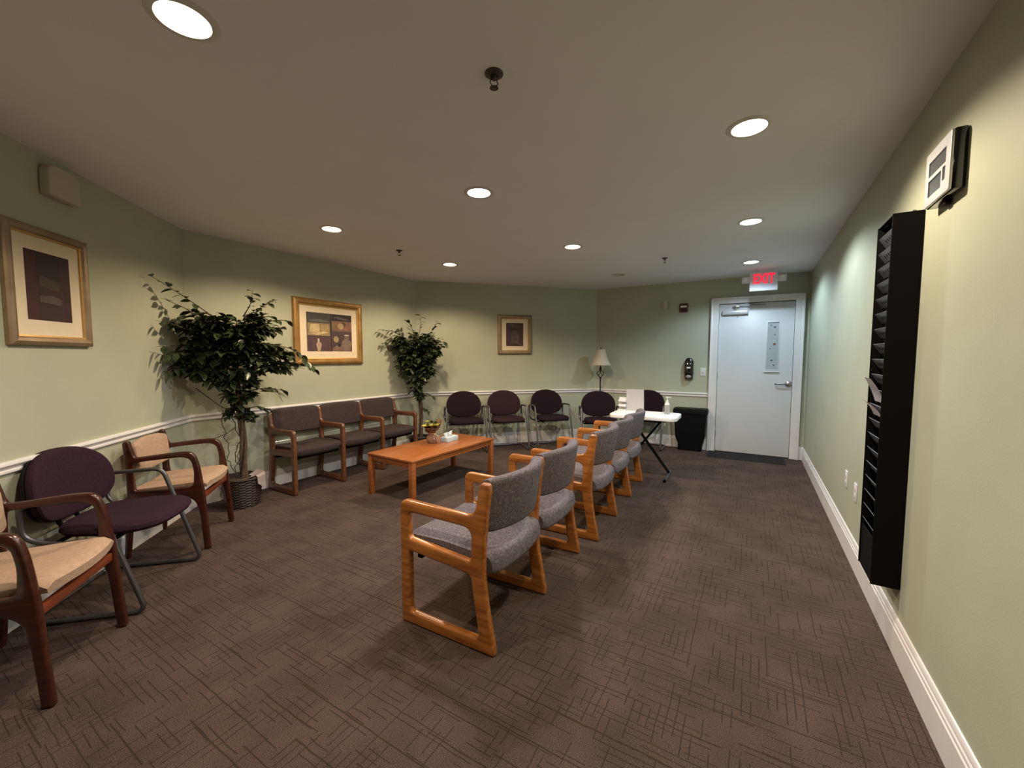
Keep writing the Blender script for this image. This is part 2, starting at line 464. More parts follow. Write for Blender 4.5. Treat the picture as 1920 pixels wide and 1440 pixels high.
for i, s0, s1 in [(0, 0, lens[0]), (1, 0, lens[1]), (2, 0, lens[2]), (3, 0, 1.684), (4, 0, lens[4]), (5, 0, lens[5]), (6, 0, lens[6])]:
    struct('baseboard_' + SIDES[i], wall_profile(i, s0, s1, BASE, 0.0), M['trim'])
struct('trim_5', wall_profile(3, 2.774, lens[3], BASE, 0.0), M['trim'])

def wall_thing(name, label, cat, i, s, z, group=None):
    """Empty on wall i; local x runs to the LEFT seen from inside, so local -y... : x = -along, y = into room"""
    a, w, n, L = wall_frame(i); p = a + w * s
    mw = Matrix(((-w.x, n.x, 0, p.x), (-w.y, n.y, 0, p.y), (0, 0, 1, z), (0, 0, 0, 1)))
    if label is None:
        o = bpy.data.objects.new(name, None); COL.objects.link(o); o.matrix_world = mw; o['kind'] = 'structure'; return o
    return thing(name, label, cat, group=group, mw=mw)

# ------------------------------------------------------------------ door (structure)
D = wall_thing('door_1', None, None, 3, 2.2215, 0)          # local x to the left as seen from the room
# along = 2.2215 - x
def ax(s): return 2.2215 - s
cas = plate_mesh([[(ax(1.684), 0), (ax(1.684), 2.172), (ax(2.774), 2.172), (ax(2.774), 0), (ax(2.672), 0), (ax(2.672), 2.088), (ax(1.786), 2.088), (ax(1.786), 0)]], 0.05, 0.008, 'xz')
for v in cas.verts: v.co.y += 0.022
obj('door_casing', cas, M['trim'], D)
bm = bmesh.new()
for x0, x1 in ((ax(1.712), ax(1.684)), (ax(2.774), ax(2.746))): box(bm, x0, x1, 0.0, 0.058, 0, 2.172, 0.006)
box(bm, ax(2.774), ax(1.684), 0.0, 0.058, 2.145, 2.173, 0.006)
obj('casing_moulding', bm, M['trim'], D)
bm = bmesh.new(); box(bm, ax(2.672), ax(1.786), 0.0, 0.004, 0, 2.09); obj('door_gap', bm, M['dark_gap'], D)
bm = bmesh.new(); box(bm, ax(2.668), ax(1.789), 0.002, 0.016, 0.012, 2.079, 0.002); leaf = obj('door_leaf', bm, M['door'], D)
# window light with film
win = thing('tmp', 'x', 'x') ; bpy.data.objects.remove(win)
bm = bmesh.new()
wx0, wx1, wz0, wz1 = ax(2.505), ax(2.376), 1.180, 1.810
box(bm, wx0 - .012, wx0, .014, .022, wz0 - .012, wz1 + .012, .002); box(bm, wx1, wx1 + .012, .014, .022, wz0 - .012, wz1 + .012, .002)
box(bm, wx0, wx1, .014, .022, wz1, wz1 + .012, .002); box(bm, wx0, wx1, .014, .022, wz0 - .012, wz0, .002)
wf = obj('window_frame', bm, M['door'], D)
bm = bmesh.new(); box(bm, wx0 - .02, wx1 + .03, .014, .036, wz0 - .035, wz0 - .018, .003); obj('window_sill', bm, M['trim'], wf)
bm = bmesh.new(); box(bm, wx0, wx1, .0150, .0165, wz0, wz1)
random.seed(4)
def blob(bm, cx, cz, r, mi, y=.0170, n=7):
    vs = [bm.verts.new((cx + r * random.uniform(.5, 1.1) * math.cos(a), y, cz + .8 * r * random.uniform(.5, 1.2) * math.sin(a))) for a in [2 * math.pi * k / n for k in range(n)]]
    bm.faces.new(vs).material_index = mi
for fx, fz, r, mi in [(.25, .94, .012, 1), (.62, .90, .020, 1), (.3, .78, .014, 3), (.66, .74, .015, 1), (.35, .66, .010, 3), (.62, .54, .021, 2), (.28, .44, .013, 1), (.62, .38, .016, 3), (.3, .32, .010, 3), (.45, .2, .020, 1), (.65, .10, .014, 1), (.2, .03, .010, 3), (.7, .03, .013, 3)]:
    blob(bm, wx1 - fx * (wx1 - wx0), wz0 + fz * (wz1 - wz0), r, mi)
box(bm, wx0, wx1, .0165, .0180, wz1 - .010, wz1, mi=1)
obj('window_pane', bm, [M['film'], M['film_mark'], M['film_red'], M['print']], D, smooth=False)
# lever handle
hx = ax(2.632); hz = 0.997
bm = bmesh.new(); lathe(bm, [(0, 0), (.040, 0), (.040, .006), (.034, .020), (.014, .026), (.012, .05), (0, .05)], 24, cap=False)
bmesh.ops.remove_doubles(bm, verts=bm.verts[:], dist=1e-5)
for v in bm.verts: v.co = Vector((hx + v.co.x, .016 + v.co.z, hz + v.co.y))
hd = obj('door_handle', bm, M['steel'], D)
bm = bmesh.new(); tube(bm, rounded_path([(hx, .055, hz), (hx, .062, hz), (hx + .135, .060, hz - .004), (hx + .150, .045, hz - .008)], .02), .010, 10); obj('lever', bm, M['steel'], hd)
# closer
bm = bmesh.new(); box(bm, ax(2.144), ax(1.825), .016, .066, 1.932, 1.990, .012, 3); cl = obj('door_closer', bm, M['silver'], D)
bm = bmesh.new()
tube(bm, [(ax(1.99), .045, 1.985), (ax(1.99), .045, 2.040)], .016, 12)
box(bm, ax(2.035), ax(1.955), .030, .062, 2.030, 2.052, .004)
obj('closer_bracket', bm, M['chrome'], cl)
bm = bmesh.new()
tube(bm, [(ax(1.99), .05, 2.052), (ax(2.34), .075, 2.045)], .007, 6); tube(bm, [(ax(2.34), .075, 2.045), (ax(2.10), .056, 2.075)], .006, 6)
tube(bm, [(ax(2.02), .060, 1.932), (ax(2.02), .060, 1.918)], .006, 8)
obj('closer_arm', bm, M['steel'], cl)
for z in (0.25, 1.08, 1.86):
    bm = bmesh.new(); tube(bm, [(ax(1.788), .020, z - .05), (ax(1.788), .020, z + .05)], .007, 8); obj('hinge', bm, M['steel'], D)

# ------------------------------------------------------------------ recessed lights
def lens_mat(name, c, s):
    return mat(name, (.9, .9, .9), .5, emit=c, estr=s)
def downlight(x, y, c, power, label, lit=True, visible=True):
    t = thing('recessed_downlight', label, 'ceiling light', (x, y, CH), 0, 'recessed round downlights in the ceiling')
    bm = bmesh.new(); lathe(bm, [(LR - .004, .0015), (LR - .002, -.006), (LR + .012, -.006), (LR + .022, -.001), (LR + .022, .0)], 40, cap=False)
    obj('trim_ring', bm, M['can'], t)
    bm = bmesh.new(); lathe(bm, [(LR - .003, -.004), (LR - .006, .045), (LR - .002, .05)], 40, cap=False)
    obj('reflector', bm, M['can'], t)
    bm = bmesh.new(); n = 40; z = .022 if lit else .03
    # gently domed lens
    lathe(bm, [(LR - .005, z), (LR * .8, z - .006), (LR * .5, z - .010), (LR * .2, z - .012), (.004, z - .012)], n, cap=True)
    m = lens_mat('lit lens', c, 9.0) if lit else M['off_lens']
    obj('lens', bm, m, t)
    if lit: lamp(x, y, c, power)
    return t
def lamp(x, y, c, power):
    ld = bpy.data.lights.new('downlight_lamp', 'SPOT'); ld.energy = power * LK; ld.color = c
    ld.spot_size = R(151); ld.spot_blend = 0.42; ld.shadow_soft_size = 0.035
    lo = bpy.data.objects.new('downlight_lamp', ld); COL.objects.link(lo); lo.location = (x, y, CH - 0.012)
LK = 1.0
for x, y, c, p, lab in DOWNLIGHTS: downlight(x, y, c, p, lab)
downlight(1.42, 5.49, None, 0, 'unlit round downlight between the far sprinkler and the lamp corner', lit=False)
for (x, y, c, p), lab in zip(HIDDEN_LIGHTS, ('warm downlight over the near end of the right wall, beside the camera', 'warm downlight behind the camera toward the left wall')): downlight(x, y, c, p, lab)

def sprinkler(x, y, s, label):
    t = thing('sprinkler_head', label, 'sprinkler', (x, y, CH), 20, 'fire sprinkler heads on the ceiling')
    bm = bmesh.new(); lathe(bm, [(.036 * s, 0), (.036 * s, -.003), (.028 * s, -.009), (.014 * s, -.010), (.012 * s, -.004)], 28)
    obj('escutcheon', bm, M['sprinkler'], t)
    bm = bmesh.new(); lathe(bm, [(.010 * s, -.004), (.010 * s, -.022), (.006 * s, -.026)], 14)
    for a in (0, math.pi):
        tube(bm, [(.009 * s * math.cos(a), .009 * s * math.sin(a), -.018), (.016 * s * math.cos(a), .016 * s * math.sin(a), -.036), (.003 * s * math.cos(a), .003 * s * math.sin(a), -.052)], .0025, 6)
    obj('sprinkler_body', bm, M['sprinkler'], t)
    bm = bmesh.new(); lathe(bm, [(.002, -.052), (.017 * s, -.053), (.017 * s, -.055), (.002, -.056)], 16)
    obj('deflector', bm, M['sprinkler'], t)
sprinkler(-0.071, 1.647, 1.0, 'dark round sprinkler head nearest the camera in the ceiling middle')
sprinkler(-1.163, 4.266, .9, 'small sprinkler head between the two amber downlights at left')
sprinkler(1.688, 4.574, .9, 'small sprinkler head on the ceiling toward the door')

# ------------------------------------------------------------------ exit sign
a, w, n, L = wall_frame(3)
p = a + w * 2.296 + n * 0.42
t = thing('exit_sign', 'white ceiling-mounted exit sign with glowing red letters', 'exit sign', mw=Matrix(((-w.x, n.x, 0, p.x), (-w.y, n.y, 0, p.y), (0, 0, 1, CH), (0, 0, 0, 1))))
bm = bmesh.new(); box(bm, -.152, .152, -.022, .022, -.262, -.022, .010, 3); obj('sign_housing', bm, M['sign_white'], t)
bm = bmesh.new(); box(bm, -.055, .055, -.03, .03, -.022, 0, .003); obj('canopy', bm, M['sign_white'], t)
bm = text_bm('EXIT', 0.165, 0.002, 0.006, 0.66)
for v in bm.verts: v.co = Vector((-v.co.x + .0, .0235 - v.co.y * .5, v.co.z - .118))
bmesh.ops.reverse_faces(bm, faces=bm.faces[:])
obj('exit_letters', bm, M['exit_red'], t, smooth=False)
for sx, lab in ((1, None), (-1, None)):
    bm = bmesh.new(); box(bm, sx * .195 - .045, sx * .195 + .045, -.03, .03, -.155, -.075, .014, 3)
    hd = obj('emergency_lamp_head', bm, M['white_plastic'], t)
    bm = bmesh.new(); lathe(bm, [(.028, 0), (.026, .008), (.014, .012), (.002, .013)], 18)
    for v in bm.verts: v.co = Vector((sx * .2 + v.co.x, .029 + v.co.z, -.115 + v.co.y))
    obj('lamp_lens', bm, M['lens'], hd)

# ------------------------------------------------------------------ things on the far right wall (wall 3)
t = wall_thing('fire_alarm_strobe', 'square dark red fire alarm strobe high on the wall left of the door', 'fire alarm', 3, 1.322, 2.066)
bm = bmesh.new(); box(bm, -.060, .060, 0, .035, -.064, .064, .014, 3); obj('strobe_housing', bm, M['red_plastic'], t)
bm = bmesh.new(); box(bm, -.042, .042, .033, .048, .002, .030, .006, 2); obj('strobe_lens', bm, M['lens'], t)
bm = bmesh.new()
for k in range(4): box(bm, -.036, .036, .034, .037, -.048 + k * .010, -.043 + k * .010)
obj('sounder_grille', bm, M['black_plastic'], t)

t = wall_thing('motion_sensor', 'small ivory motion sensor high on the wall beside the red strobe', 'sensor', 3, 1.066, 2.112)
bm = plate_mesh([round_poly([(-.034, -.060), (.034, -.060), (.034, .060), (-.034, .060)], .012)], .05, .008, 'xz')
for v in bm.verts:
    v.co.y += .026
    if v.co.y > .03: v.co.y -= .012 * max(0, (v.co.z + .06) / .12)
obj('sensor_housing', bm, M['offwhite_plastic'], t)
bm = bmesh.new(); box(bm, -.022, .022, .04, .046, -.045, -.01, .004); obj('sensor_window', bm, M['white_plastic'], t)

t = wall_thing('soap_dispenser', 'glossy black wall-mounted hand sanitizer dispenser left of the light switch', 'dispenser', 3, 1.418, 1.03)
bm = bmesh.new(); nu, nv = 20, 24
def disp(u, v):
    zz = v * .305; th = math.pi * u
    hw = .063 * min(1, (1 - max(0, (v - .78) / .22) ** 2 * .55)) * (1 - .12 * max(0, (.25 - v) / .25))
    dp = .095 * (1 - .35 * max(0, (v - .6) / .4) ** 1.5) * (1 - .25 * max(0, (.3 - v) / .3))
    return Vector((hw * math.copysign(abs(math.cos(th)) ** .6, math.cos(th)), dp * abs(math.sin(th)) ** .6, zz))
V = grid_solid(bm, disp, nu, nv)
bm.faces.new([V[i][0] for i in range(nu + 1)]); bm.faces.new([V[i][nv] for i in range(nu, -1, -1)])
obj('dispenser_body', bm, M['gloss_black'], t)
bm = bmesh.new(); bmesh.ops.create_uvsphere(bm, u_segments=20, v_segments=12, radius=1)
for v in bm.verts: v.co = Vector((v.co.x * .040, .068 + v.co.y * .026, .036 + v.co.z * .030))
obj('push_bar', bm, M['off_lens'], t)
bm = bmesh.new(); box(bm, -.026, .026, .088, .0975, .150, .176, .005); obj('level_window', bm, M['lens'], t)

t = wall_thing('light_switch', 'white single toggle light switch left of the door', 'light switch', 3, 1.604, 1.133)
bm = bmesh.new(); box(bm, -.037, .037, 0, .006, -.058, .058, .003); obj('switch_plate', bm, M['white_plastic'], t)
bm = bmesh.new(); box(bm, -.005, .005, .004, .016, -.014, .004, .002); obj('toggle', bm, M['white_plastic'], t)

# outlets on the right wall
for s, z, lab in ((2.805, .482, 'white wall outlet on the right wall, the one closer to the door'), (3.105, .470, 'white wall outlet on the right wall, the one closer to the card rack')):
    t = wall_thing('wall_outlet', lab, 'outlet', 4, s, z, 'white outlets low on the right wall')
    bm = bmesh.new(); box(bm, -.037, .037, 0, .007, -.058, .058, .003); obj('outlet_plate', bm, M['white_plastic'], t)
    for dz in (-.022, .022):
        bm = bmesh.new(); lathe(bm, [(.016, 0), (.016, .002), (.002, .002)], 16)
        for v in bm.verts: v.co = Vector((v.co.x, .007 + v.co.z, dz + v.co.y))
        obj('socket', bm, M['white_plastic'], t)

# ------------------------------------------------------------------ card rack on the right wall
t = wall_thing('card_rack', 'tall narrow black time card rack hung on the right wall', 'rack', 4, 3.945, .300)
RW, RDp, RH = .125, .105, 1.672
bm = bmesh.new()
box(bm, -RW, -RW + .004, 0.004, RDp, 0, RH, .001, 1); box(bm, RW - .004, RW, 0.004, RDp, 0, RH, .001, 1)
box(bm, -RW, RW, 0.002, .006, 0, RH); box(bm, -RW, RW, .004, RDp - .004, RH - .004, RH); box(bm, -RW, RW, .004, RDp - .004, 0, .004)
obj('rack_case', bm, M['rack_black'], t)
bm = bmesh.new(); box(bm, -RW + .004, RW - .004, RDp - .010, RDp - .006, 0.0, .205); obj('lower_panel', bm, M['rack_black'], t)
for k in range(20):
    z0 = .200 + k * .0725
    bm = bmesh.new()
    vs = [(-RW + .004, RDp - .034, z0 - .004), (RW - .004, RDp - .034, z0 - .004), (RW - .004, RDp - .006, z0 + .040), (-RW + .004, RDp - .006, z0 + .040)]
    if k > 9:
        for q in range(5):
            xx = -.07 + q * .030; A_, B_ = Vector(vs[0]), Vector(vs[3])
            pp = [A_.lerp(B_, .38), A_.lerp(B_, .62)]
            bm.faces.new([bm.verts.new((xx + dx, pp[j].y + .0012, pp[j].z - .0008)) for dx, j in ((0, 0), (.010, 0), (.010, 1), (0, 1))]).material_index = 1
    f = [bm.verts.new(v) for v in vs]; g = [bm.verts.new((v[0], v[1] - .002, v[2] + .0015)) for v in vs]
    for q in range(4): bm.faces.new((f[q], f[(q + 1) % 4], g[(q + 1) % 4], g[q]))
    bm.faces.new(f); bm.faces.new(g[::-1])
    sl = obj('slot_plate', bm, [M['rack_grey'], M['rack_black']], t)
bm = bmesh.new()
tube(bm, [(-.02, .004, RH + .028), (-.02, .016, RH + .030)], .004, 8)
tube(bm, [(-.02, .010, RH + .026), (.02, .05, RH + .004), (.08, .09, RH - .006)], .0015, 5)
obj('hanging_wire', bm, M['steel'], t)
# papers tucked into the rack
def paper_in_rack(z, tilt, wd, ht, name, lab, sh=0.0, curl=.02):
    o = wall_thing(name, lab, 'paper', 4, 3.945 + sh, .300 + z, 'papers tucked in the card rack')
    bm = bmesh.new()
    def f(u, v):
        return Vector(((u - .5) * wd, RDp - .020 + math.sin(tilt) * v * ht + curl * v * v * (1.3 - .5 * u), math.cos(tilt) * v * ht))
    grid_solid(bm, f, 6, 8); 
    bmesh.ops.solidify(bm, geom=bm.faces[:], thickness=.0025)
    obj('folded_sheet', bm, M['paper'], o)
    bm = bmesh.new()
    for k in range(4): grid_solid(bm, lambda u, v: f(.15 + .6 * u, .35 + .12 * k + .04 * v) + Vector((0, .002, -.0005)), 3, 1)
    obj('printed_lines', bm, M['print'], o)
paper_in_rack(.835, R(14), .17, .118, 'folded_paper', 'folded printed pamphlet sticking out of the card rack, the upper one', 0.0)
paper_in_rack(.768, R(17), .15, .085, 'folded_paper', 'crumpled white paper slip sticking out of the rack just below the pamphlet', -.02, .035)

# ------------------------------------------------------------------ time clock above the rack
t = wall_thing('time_clock', 'silver-faced black time clock on the right wall above the card rack', 'time clock', 4, 4.330, 2.035)
bm = bmesh.new(); box(bm, -.122, .122, 0.001, .036, -.104, .104, .006, 2); obj('clock_body', bm, M['gloss_black'], t)
def rect(x0, z0, x1, z1, r): return round_poly([(x0, z0), (x1, z0), (x1, z1), (x0, z1)], r)
face_loops = [rect(-.120, -.102, .120, .102, .010), rect(-.078, .008, .090, .062, .004), rect(-.040, -.068, .088, -.008, .004), rect(-.078, -.052, -.050, -.004, .004)]
bm = plate_mesh(face_loops, .008, .0015, 'xz')
for v in bm.verts: v.co.y += .039
obj('silver_face', bm, M['silver'], t)
bm = bmesh.new(); box(bm, -.078, .090, .033, .0385, .008, .062); obj('display_window', bm, M['lcd'], t)
bm = bmesh.new(); box(bm, -.040, .088, .033, .0385, -.068, -.008); obj('reader_window', bm, M['lcd'], t)
bm = bmesh.new(); box(bm, -.078, -.050, .033, .0385, -.052, -.004); obj('key_window', bm, M['lcd'], t)
bm = bmesh.new(); box(bm, -.02, .02, .004, .022, -.128, -.102, .006); obj('shadow_block', bm, M['black_plastic'], t)  # black block stands in for the hook-shaped shadow below the clock

# ------------------------------------------------------------------ wall siren on the left wall
t = wall_thing('wall_chime', 'ivory plastic sounder with cut-off corners high on the left wall', 'alarm sounder', 0, 2.105, 2.305)
bm = plate_mesh([round_poly([(-.105, -.083, .01), (.105, -.083, .01), (.105, .060, .03), (.075, .088, .03), (-.075, .088, .03), (-.105, .060, .03)], .02)], .05, .008, 'xz')
for v in bm.verts: v.co.y += .027
obj('box_cover', bm, M['offwhite_plastic'], t)
bm = bmesh.new()
for k in range(5): box(bm, -.05, .05, .051, .0525, .02 + k * .008, .023 + k * .008)
obj('sound_slots', bm, M['offwhite_plastic'], t)

# ------------------------------------------------------------------ framed pictures
def picture(i, s0, s1, z0, z1, fw, art, lab, frame, art_fn, tname='framed_picture'):
    sc, zc = (s0 + s1) / 2, (z0 + z1) / 2
    t = wall_thing(tname, lab, 'picture', i, sc, zc, 'framed pictures on the walls')
    W, H = (s1 - s0) / 2, (z1 - z0) / 2
    # mitred moulding: profile (distance inward, depth)
    prof = [(0, .002), (0, .020), (fw * .12, .028), (fw * .40, .034), (fw * .70, .030), (fw * .86, .020), (fw * .90, .016), (fw, .013), (fw, .006), (fw, .002)]
    bm = bmesh.new(); rings = []
    for d, y in prof:
        rings.append([bm.verts.new((x, y, z)) for x, z in ((-W + d, -H + d), (W - d, -H + d), (W - d, H - d), (-W + d, H - d))])
    for a_, b_ in zip(rings, rings[1:]):
        for k in range(4): bm.faces.new((a_[k], a_[(k + 1) % 4], b_[(k + 1) % 4], b_[k]))
    obj('picture_frame', bm, M[frame], t, smooth=False)
    bm = bmesh.new()
    d0, d1 = fw * .86, fw * 1.03
    rr = [[bm.verts.new((x, y, z)) for x, z in ((-W + d, -H + d), (W - d, -H + d), (W - d, H - d), (-W + d, H - d))] for d, y in ((d0, .0205), (d1, .017), (d1, .008))]
    for a_, b_ in zip(rr, rr[1:]):
        for k in range(4): bm.faces.new((a_[k], a_[(k + 1) % 4], b_[(k + 1) % 4], b_[k]))
    obj('inner_lip', bm, M['lip'], t, smooth=False)
    bm = bmesh.new(); box(bm, -W + fw * .95, W - fw * .95, .002, .010, -H + fw * .95, H - fw * .95); obj('mat_board', bm, M['matboard'], t, smooth=False)
    # artwork: coordinates u (0..1 left to right seen from the room), v (0..1 up)
    as0, as1, az0, az1 = art
    xa, xb = sc - as0, sc - as1        # local x of left and right edge
    za, zb = az0 - zc, az1 - zc
    bm = bmesh.new(); mats = []
    def P(u, v, k): return (xa + (xb - xa) * u, .0104 + k * .0002, za + (zb - za) * v)
    def add(poly, col, k):
        key = len(mats); mats.append(mat('art tone', col, .7, var=.25, scale=18))
        bm.faces.new([bm.verts.new(P(u, v, k)) for u, v in poly]).material_index = key
    art_fn(add)
    o = obj('art_print', bm, mats, t, smooth=False)
    return t
def Rc(u0, v0, u1, v1): return [(u0, v0), (u1, v0), (u1, v1), (u0, v1)]
def El(cu, cv, ru, rv, n=18): return [(cu + ru * math.cos(2 * math.pi * k / n), cv + rv * math.sin(2 * math.pi * k / n)) for k in range(n)]
def art_left(add):
    add(Rc(0, 0, 1, 1), (.038, .008, .010), 0); add(Rc(.0, .0, .22, 1), (.050, .010, .012), 1); add(Rc(.23, .02, .235, .98), (.10, .04, .04), 2)
    add(Rc(.24, .55, .78, .97), (.018, .008, .009), 1); add(Rc(.26, .02, .78, .20), (.035, .012, .013), 1)
    add([(.27, .50), (.70, .46), (.78, .55), (.72, .60), (.30, .66)], (.055, .035, .024), 2); add([(.27, .46), (.74, .42), (.72, .34), (.3, .36)], (.024, .012, .010), 2)
    add([(.27, .26), (.76, .24), (.78, .34), (.60, .38), (.28, .36)], (.085, .060, .045), 3); add([(.27, .22), (.76, .20), (.74, .25), (.28, .27)], (.028, .014, .012), 3)
    add(Rc(.79, .02, .795, .95), (.10, .05, .05), 2)
def art_mid(add):
    add(Rc(0, 0, 1, 1), (.12, .075, .070), 0)
    add(Rc(0, .75, .50, 1), (.055, .052, .050), 1); add([(.02, .78), (.2, .84), (.48, .80), (.48, .77), (.2, .76)], (.12, .12, .11), 2)
    add(Rc(.02, .41, .49, .73), (.30, .22, .10), 1); add([(.06, .50), (.08, .70), (.26, .71), (.27, .48)], (.55, .44, .23), 2)
    add([(.04, .47), (.22, .42), (.48, .50), (.36, .53), (.2, .47)], (.62, .47, .27), 3); add([(.33, .55), (.47, .53), (.46, .70), (.30, .69)], (.38, .28, .13), 2)
    add(Rc(.02, 0, .49, .38), (.085, .045, .050), 1); add(El(.24, .29, .022, .05), (.60, .48, .36), 2)
    add([(.19, .18), (.22, .245), (.28, .245), (.31, .18), (.27, .01), (.22, .01)], (.50, .36, .25), 2)
    add(Rc(.505, 0, .53, 1), (.012, .006, .007), 3); add(Rc(.0, .385, .50, .40), (.020, .010, .010), 3)
    add(Rc(.54, .82, 1, 1), (.020, .014, .016), 1); add([(.56, .90), (.7, .94), (.98, .86), (.8, .86)], (.12, .09, .11), 2)
    add(Rc(.54, .57, 1, .82), (.22, .115, .075), 1); add(El(.60, .70, .055, .085), (.20, .13, .06), 2); add(El(.80, .73, .06, .07), (.08, .045, .03), 2)
    add(El(.74, .69, .070, .085), (.42, .29, .15), 3); add(El(.89, .65, .060, .085), (.25, .11, .07), 3)
    add(Rc(.54, 0, 1, .54), (.065, .036, .040), 1); add([(.54, .06), (.62, .16), (.98, .20), (.98, .03), (.56, .03)], (.20, .12, .085), 2)
    add(El(.63, .33, .058, .085), (.34, .26, .12), 3); add(El(.70, .17, .035, .045), (.02, .01, .01), 3)
    add(El(.87, .20, .12, .15), (.20, .145, .115), 4); add(Rc(.82, .34, .93, .44), (.16, .11, .095), 4); add(El(.875, .45, .065, .018), (.50, .42, .38), 5); add(Rc(.54, 0, 1, .015), (.5, .4, .3), 3)
def art_far(add):
    add(Rc(0, 0, 1, 1), (.075, .040, .045), 0); add(Rc(.22, .84, .76, .96), (.10, .065, .060), 1); add(Rc(.28, .68, .72, .80), (.060, .034, .030), 1)
    add(El(.52, .42, .22, .26), (.115, .080, .068), 1); add(Rc(.30, .12, .72, .42), (.125, .085, .075), 2); add(El(.52, .30, .14, .08), (.095, .062, .055), 3)
    add([(.64, .15), (.67, .17), (.82, .08), (.80, .06)], (.20, .14, .10), 4); add(Rc(.30, .05, .80, .07), (.040, .020, .022), 3); add(Rc(.76, .05, .77, .95), (.10, .07, .07), 1)
picture(0, 1.750, 2.270, 1.405, 2.032, .052, (1.869, 2.146, 1.540, 1.905), 'portrait framed print of dark red and brown bands on the left wall', 'champagne', art_left)
picture(1, .945, 1.825, 1.258, 1.990, .074, (1.100, 1.677, 1.407, 1.842), 'wide gold-framed still life of bowls, eggs and jar above the three-seat bench', 'gold', art_mid)
picture(2, 1.213, 1.755, 1.386, 1.990, .062, (1.346, 1.620, 1.513, 1.867), 'small framed dim brown print on the far wall above the oval-back chairs', 'champagne', art_far)

# ------------------------------------------------------------------ sled-frame gang seating
def seating(name, label, loc, rz, n, pitch, fabric, wd, ys=1.0, blg=.078):
    t = thing(name, label, 'seating', loc, rz)
    o_ = [(.540, 0, .02), (.540, .635, .045), (.125, .628, .03), (.088, .650, .02), (.063, .775, .012), (.052, .787, .012), (.016, .787, .012), (.008, .764, .02), (.022, .659, .1), (.038, .518, .1), (.042, .395, .1), (.034, .266, .1), (.010, .141, .1), (-.012, .030, .02), (-.012, 0, .01)]
    up = [(.484, .576, .03), (.107, .570, .05), (.112, .416, .02), (.484, .445, .02)]
    lo = [(.482, .380, .02), (.112, .352, .06), (.106, .300, .1), (.088, .189, .1), (.066, .060, .03), (.482, .062, .03)]
    sc = lambda L: [(q[0] * ys, q[1], *q[2:]) for q in L]
    for k in range(n + 1):
        bm = plate_mesh([round_poly(sc(o_), .02), round_poly(sc(up), .02), round_poly(sc(lo), .02)], .040, .012, 'yz')
        for v in bm.verts: v.co.x += k * pitch
        obj('side_frame', bm, wd, t)
    for k in range(n):
        x0 = k * pitch + .021; x1 = (k + 1) * pitch - .021; xm = (x0 + x1) / 2; hw = (x1 - x0) / 2
        # seat cushion: rounded section swept sideways, softly dished
        sec = round_poly([(.004 * ys, .352, .03), (.520 * ys, .366, .035), (.535 * ys, .452, .045), (.28 * ys, .462, .1), (.015 * ys, .442, .035)], .03, 6)
        bm = bmesh.new(); NX = 14; rings = []
        for j in range(NX + 1):
            u = j / NX * 2 - 1; e = max(0, abs(u) - .90) / .10
            sh = .010 * e * e
            rings.append([bm.verts.new((xm + u * hw, q.x + (sh if q.x < .26 * ys else -sh) + (.010 * (1 - u * u) if q.x > .3 * ys else -(blg * .32) * (1 - u * u)), q.y + (-sh if q.y > .41 else sh) + (.012 * (u * u - .5) if q.y > .42 else -.006 * (1 - u * u)))) for q in sec])
        m_ = len(sec)
        for A, B in zip(rings, rings[1:]):
            for q in range(m_): bm.faces.new((A[q], A[(q + 1) % m_], B[(q + 1) % m_], B[q]))
        bm.faces.new(rings[0][::-1]); bm.faces.new(rings[-1])
        obj('seat', bm, fabric, t)
        # back cushion
        sec = round_poly([(.040 * ys, .540, .02), (.104 * ys, .548, .02), (.068 * ys, .795, .032), (-.006 * ys, .808, .040)], .02, 5)
        bm = bmesh.new(); rings = []
        for j in range(NX + 1):
            u = j / NX * 2 - 1; e = max(0, abs(u) - .93) / .07
            b_ = -blg * (1 - u * u) + (.012 if blg > .05 else 0); sh = .008 * e
            cy = sum(q.x for q in sec) / len(sec)
            rings.append([bm.verts.new((xm + u * hw, q.x + b_ + (sh if q.x < cy else -sh), q.y - (sh if q.y > .67 else -sh) + (.006 * (1 - u * u) if q.y > .7 else 0))) for q in sec])
        m_ = len(sec)
        for A, B in zip(rings, rings[1:]):
            for q in range(m_): bm.faces.new((A[q], A[(q + 1) % m_], B[(q + 1) % m_], B[q]))
        bm.faces.new(rings[0][::-1]); bm.faces.new(rings[-1])
        obj('backrest', bm, fabric, t)
        bm = bmesh.new(); box(bm, x0 - .004, x1 + .004, .10 * ys, .13 * ys, .325, .365, .004); box(bm, x0 - .004, x1 + .004, .43 * ys, .46 * ys, .335, .375, .004)
        obj('seat_support', bm, M['rack_black'], t)
    return t
u1 = seating('tandem_armchair', 'near two-seat grey tandem armchair with honey oak sled frames', (-.083, 1.753, 0), 60.9, 2, .553, M['gray_fabric'], M['oak'])
u2 = seating('tandem_armchair', 'three-seat grey tandem armchair with oak frames next to the white folding table', (.624, 2.900, 0), 61.1, 3, .538, M['gray_fabric'], M['oak'])
fb = Vector((math.cos(R(-31.3)), math.sin(R(-31.3))))
f4 = Vector((-1.238, 5.236)) - fb * (.54 * .87)
u3 = seating('tandem_armchair', 'dark taupe three-seat bench with brown wooden arms along the wall under the still life', (f4.x, f4.y, 0), -121.3, 3, .540, M['taupe_fabric'], M['walnut'], ys=.87, blg=.025)
bm = bmesh.new(); tube(bm, [(.02, .045, .475), (1.60, .045, .475)], .004, 8); obj('back_rail', bm, M['chrome'], u3)

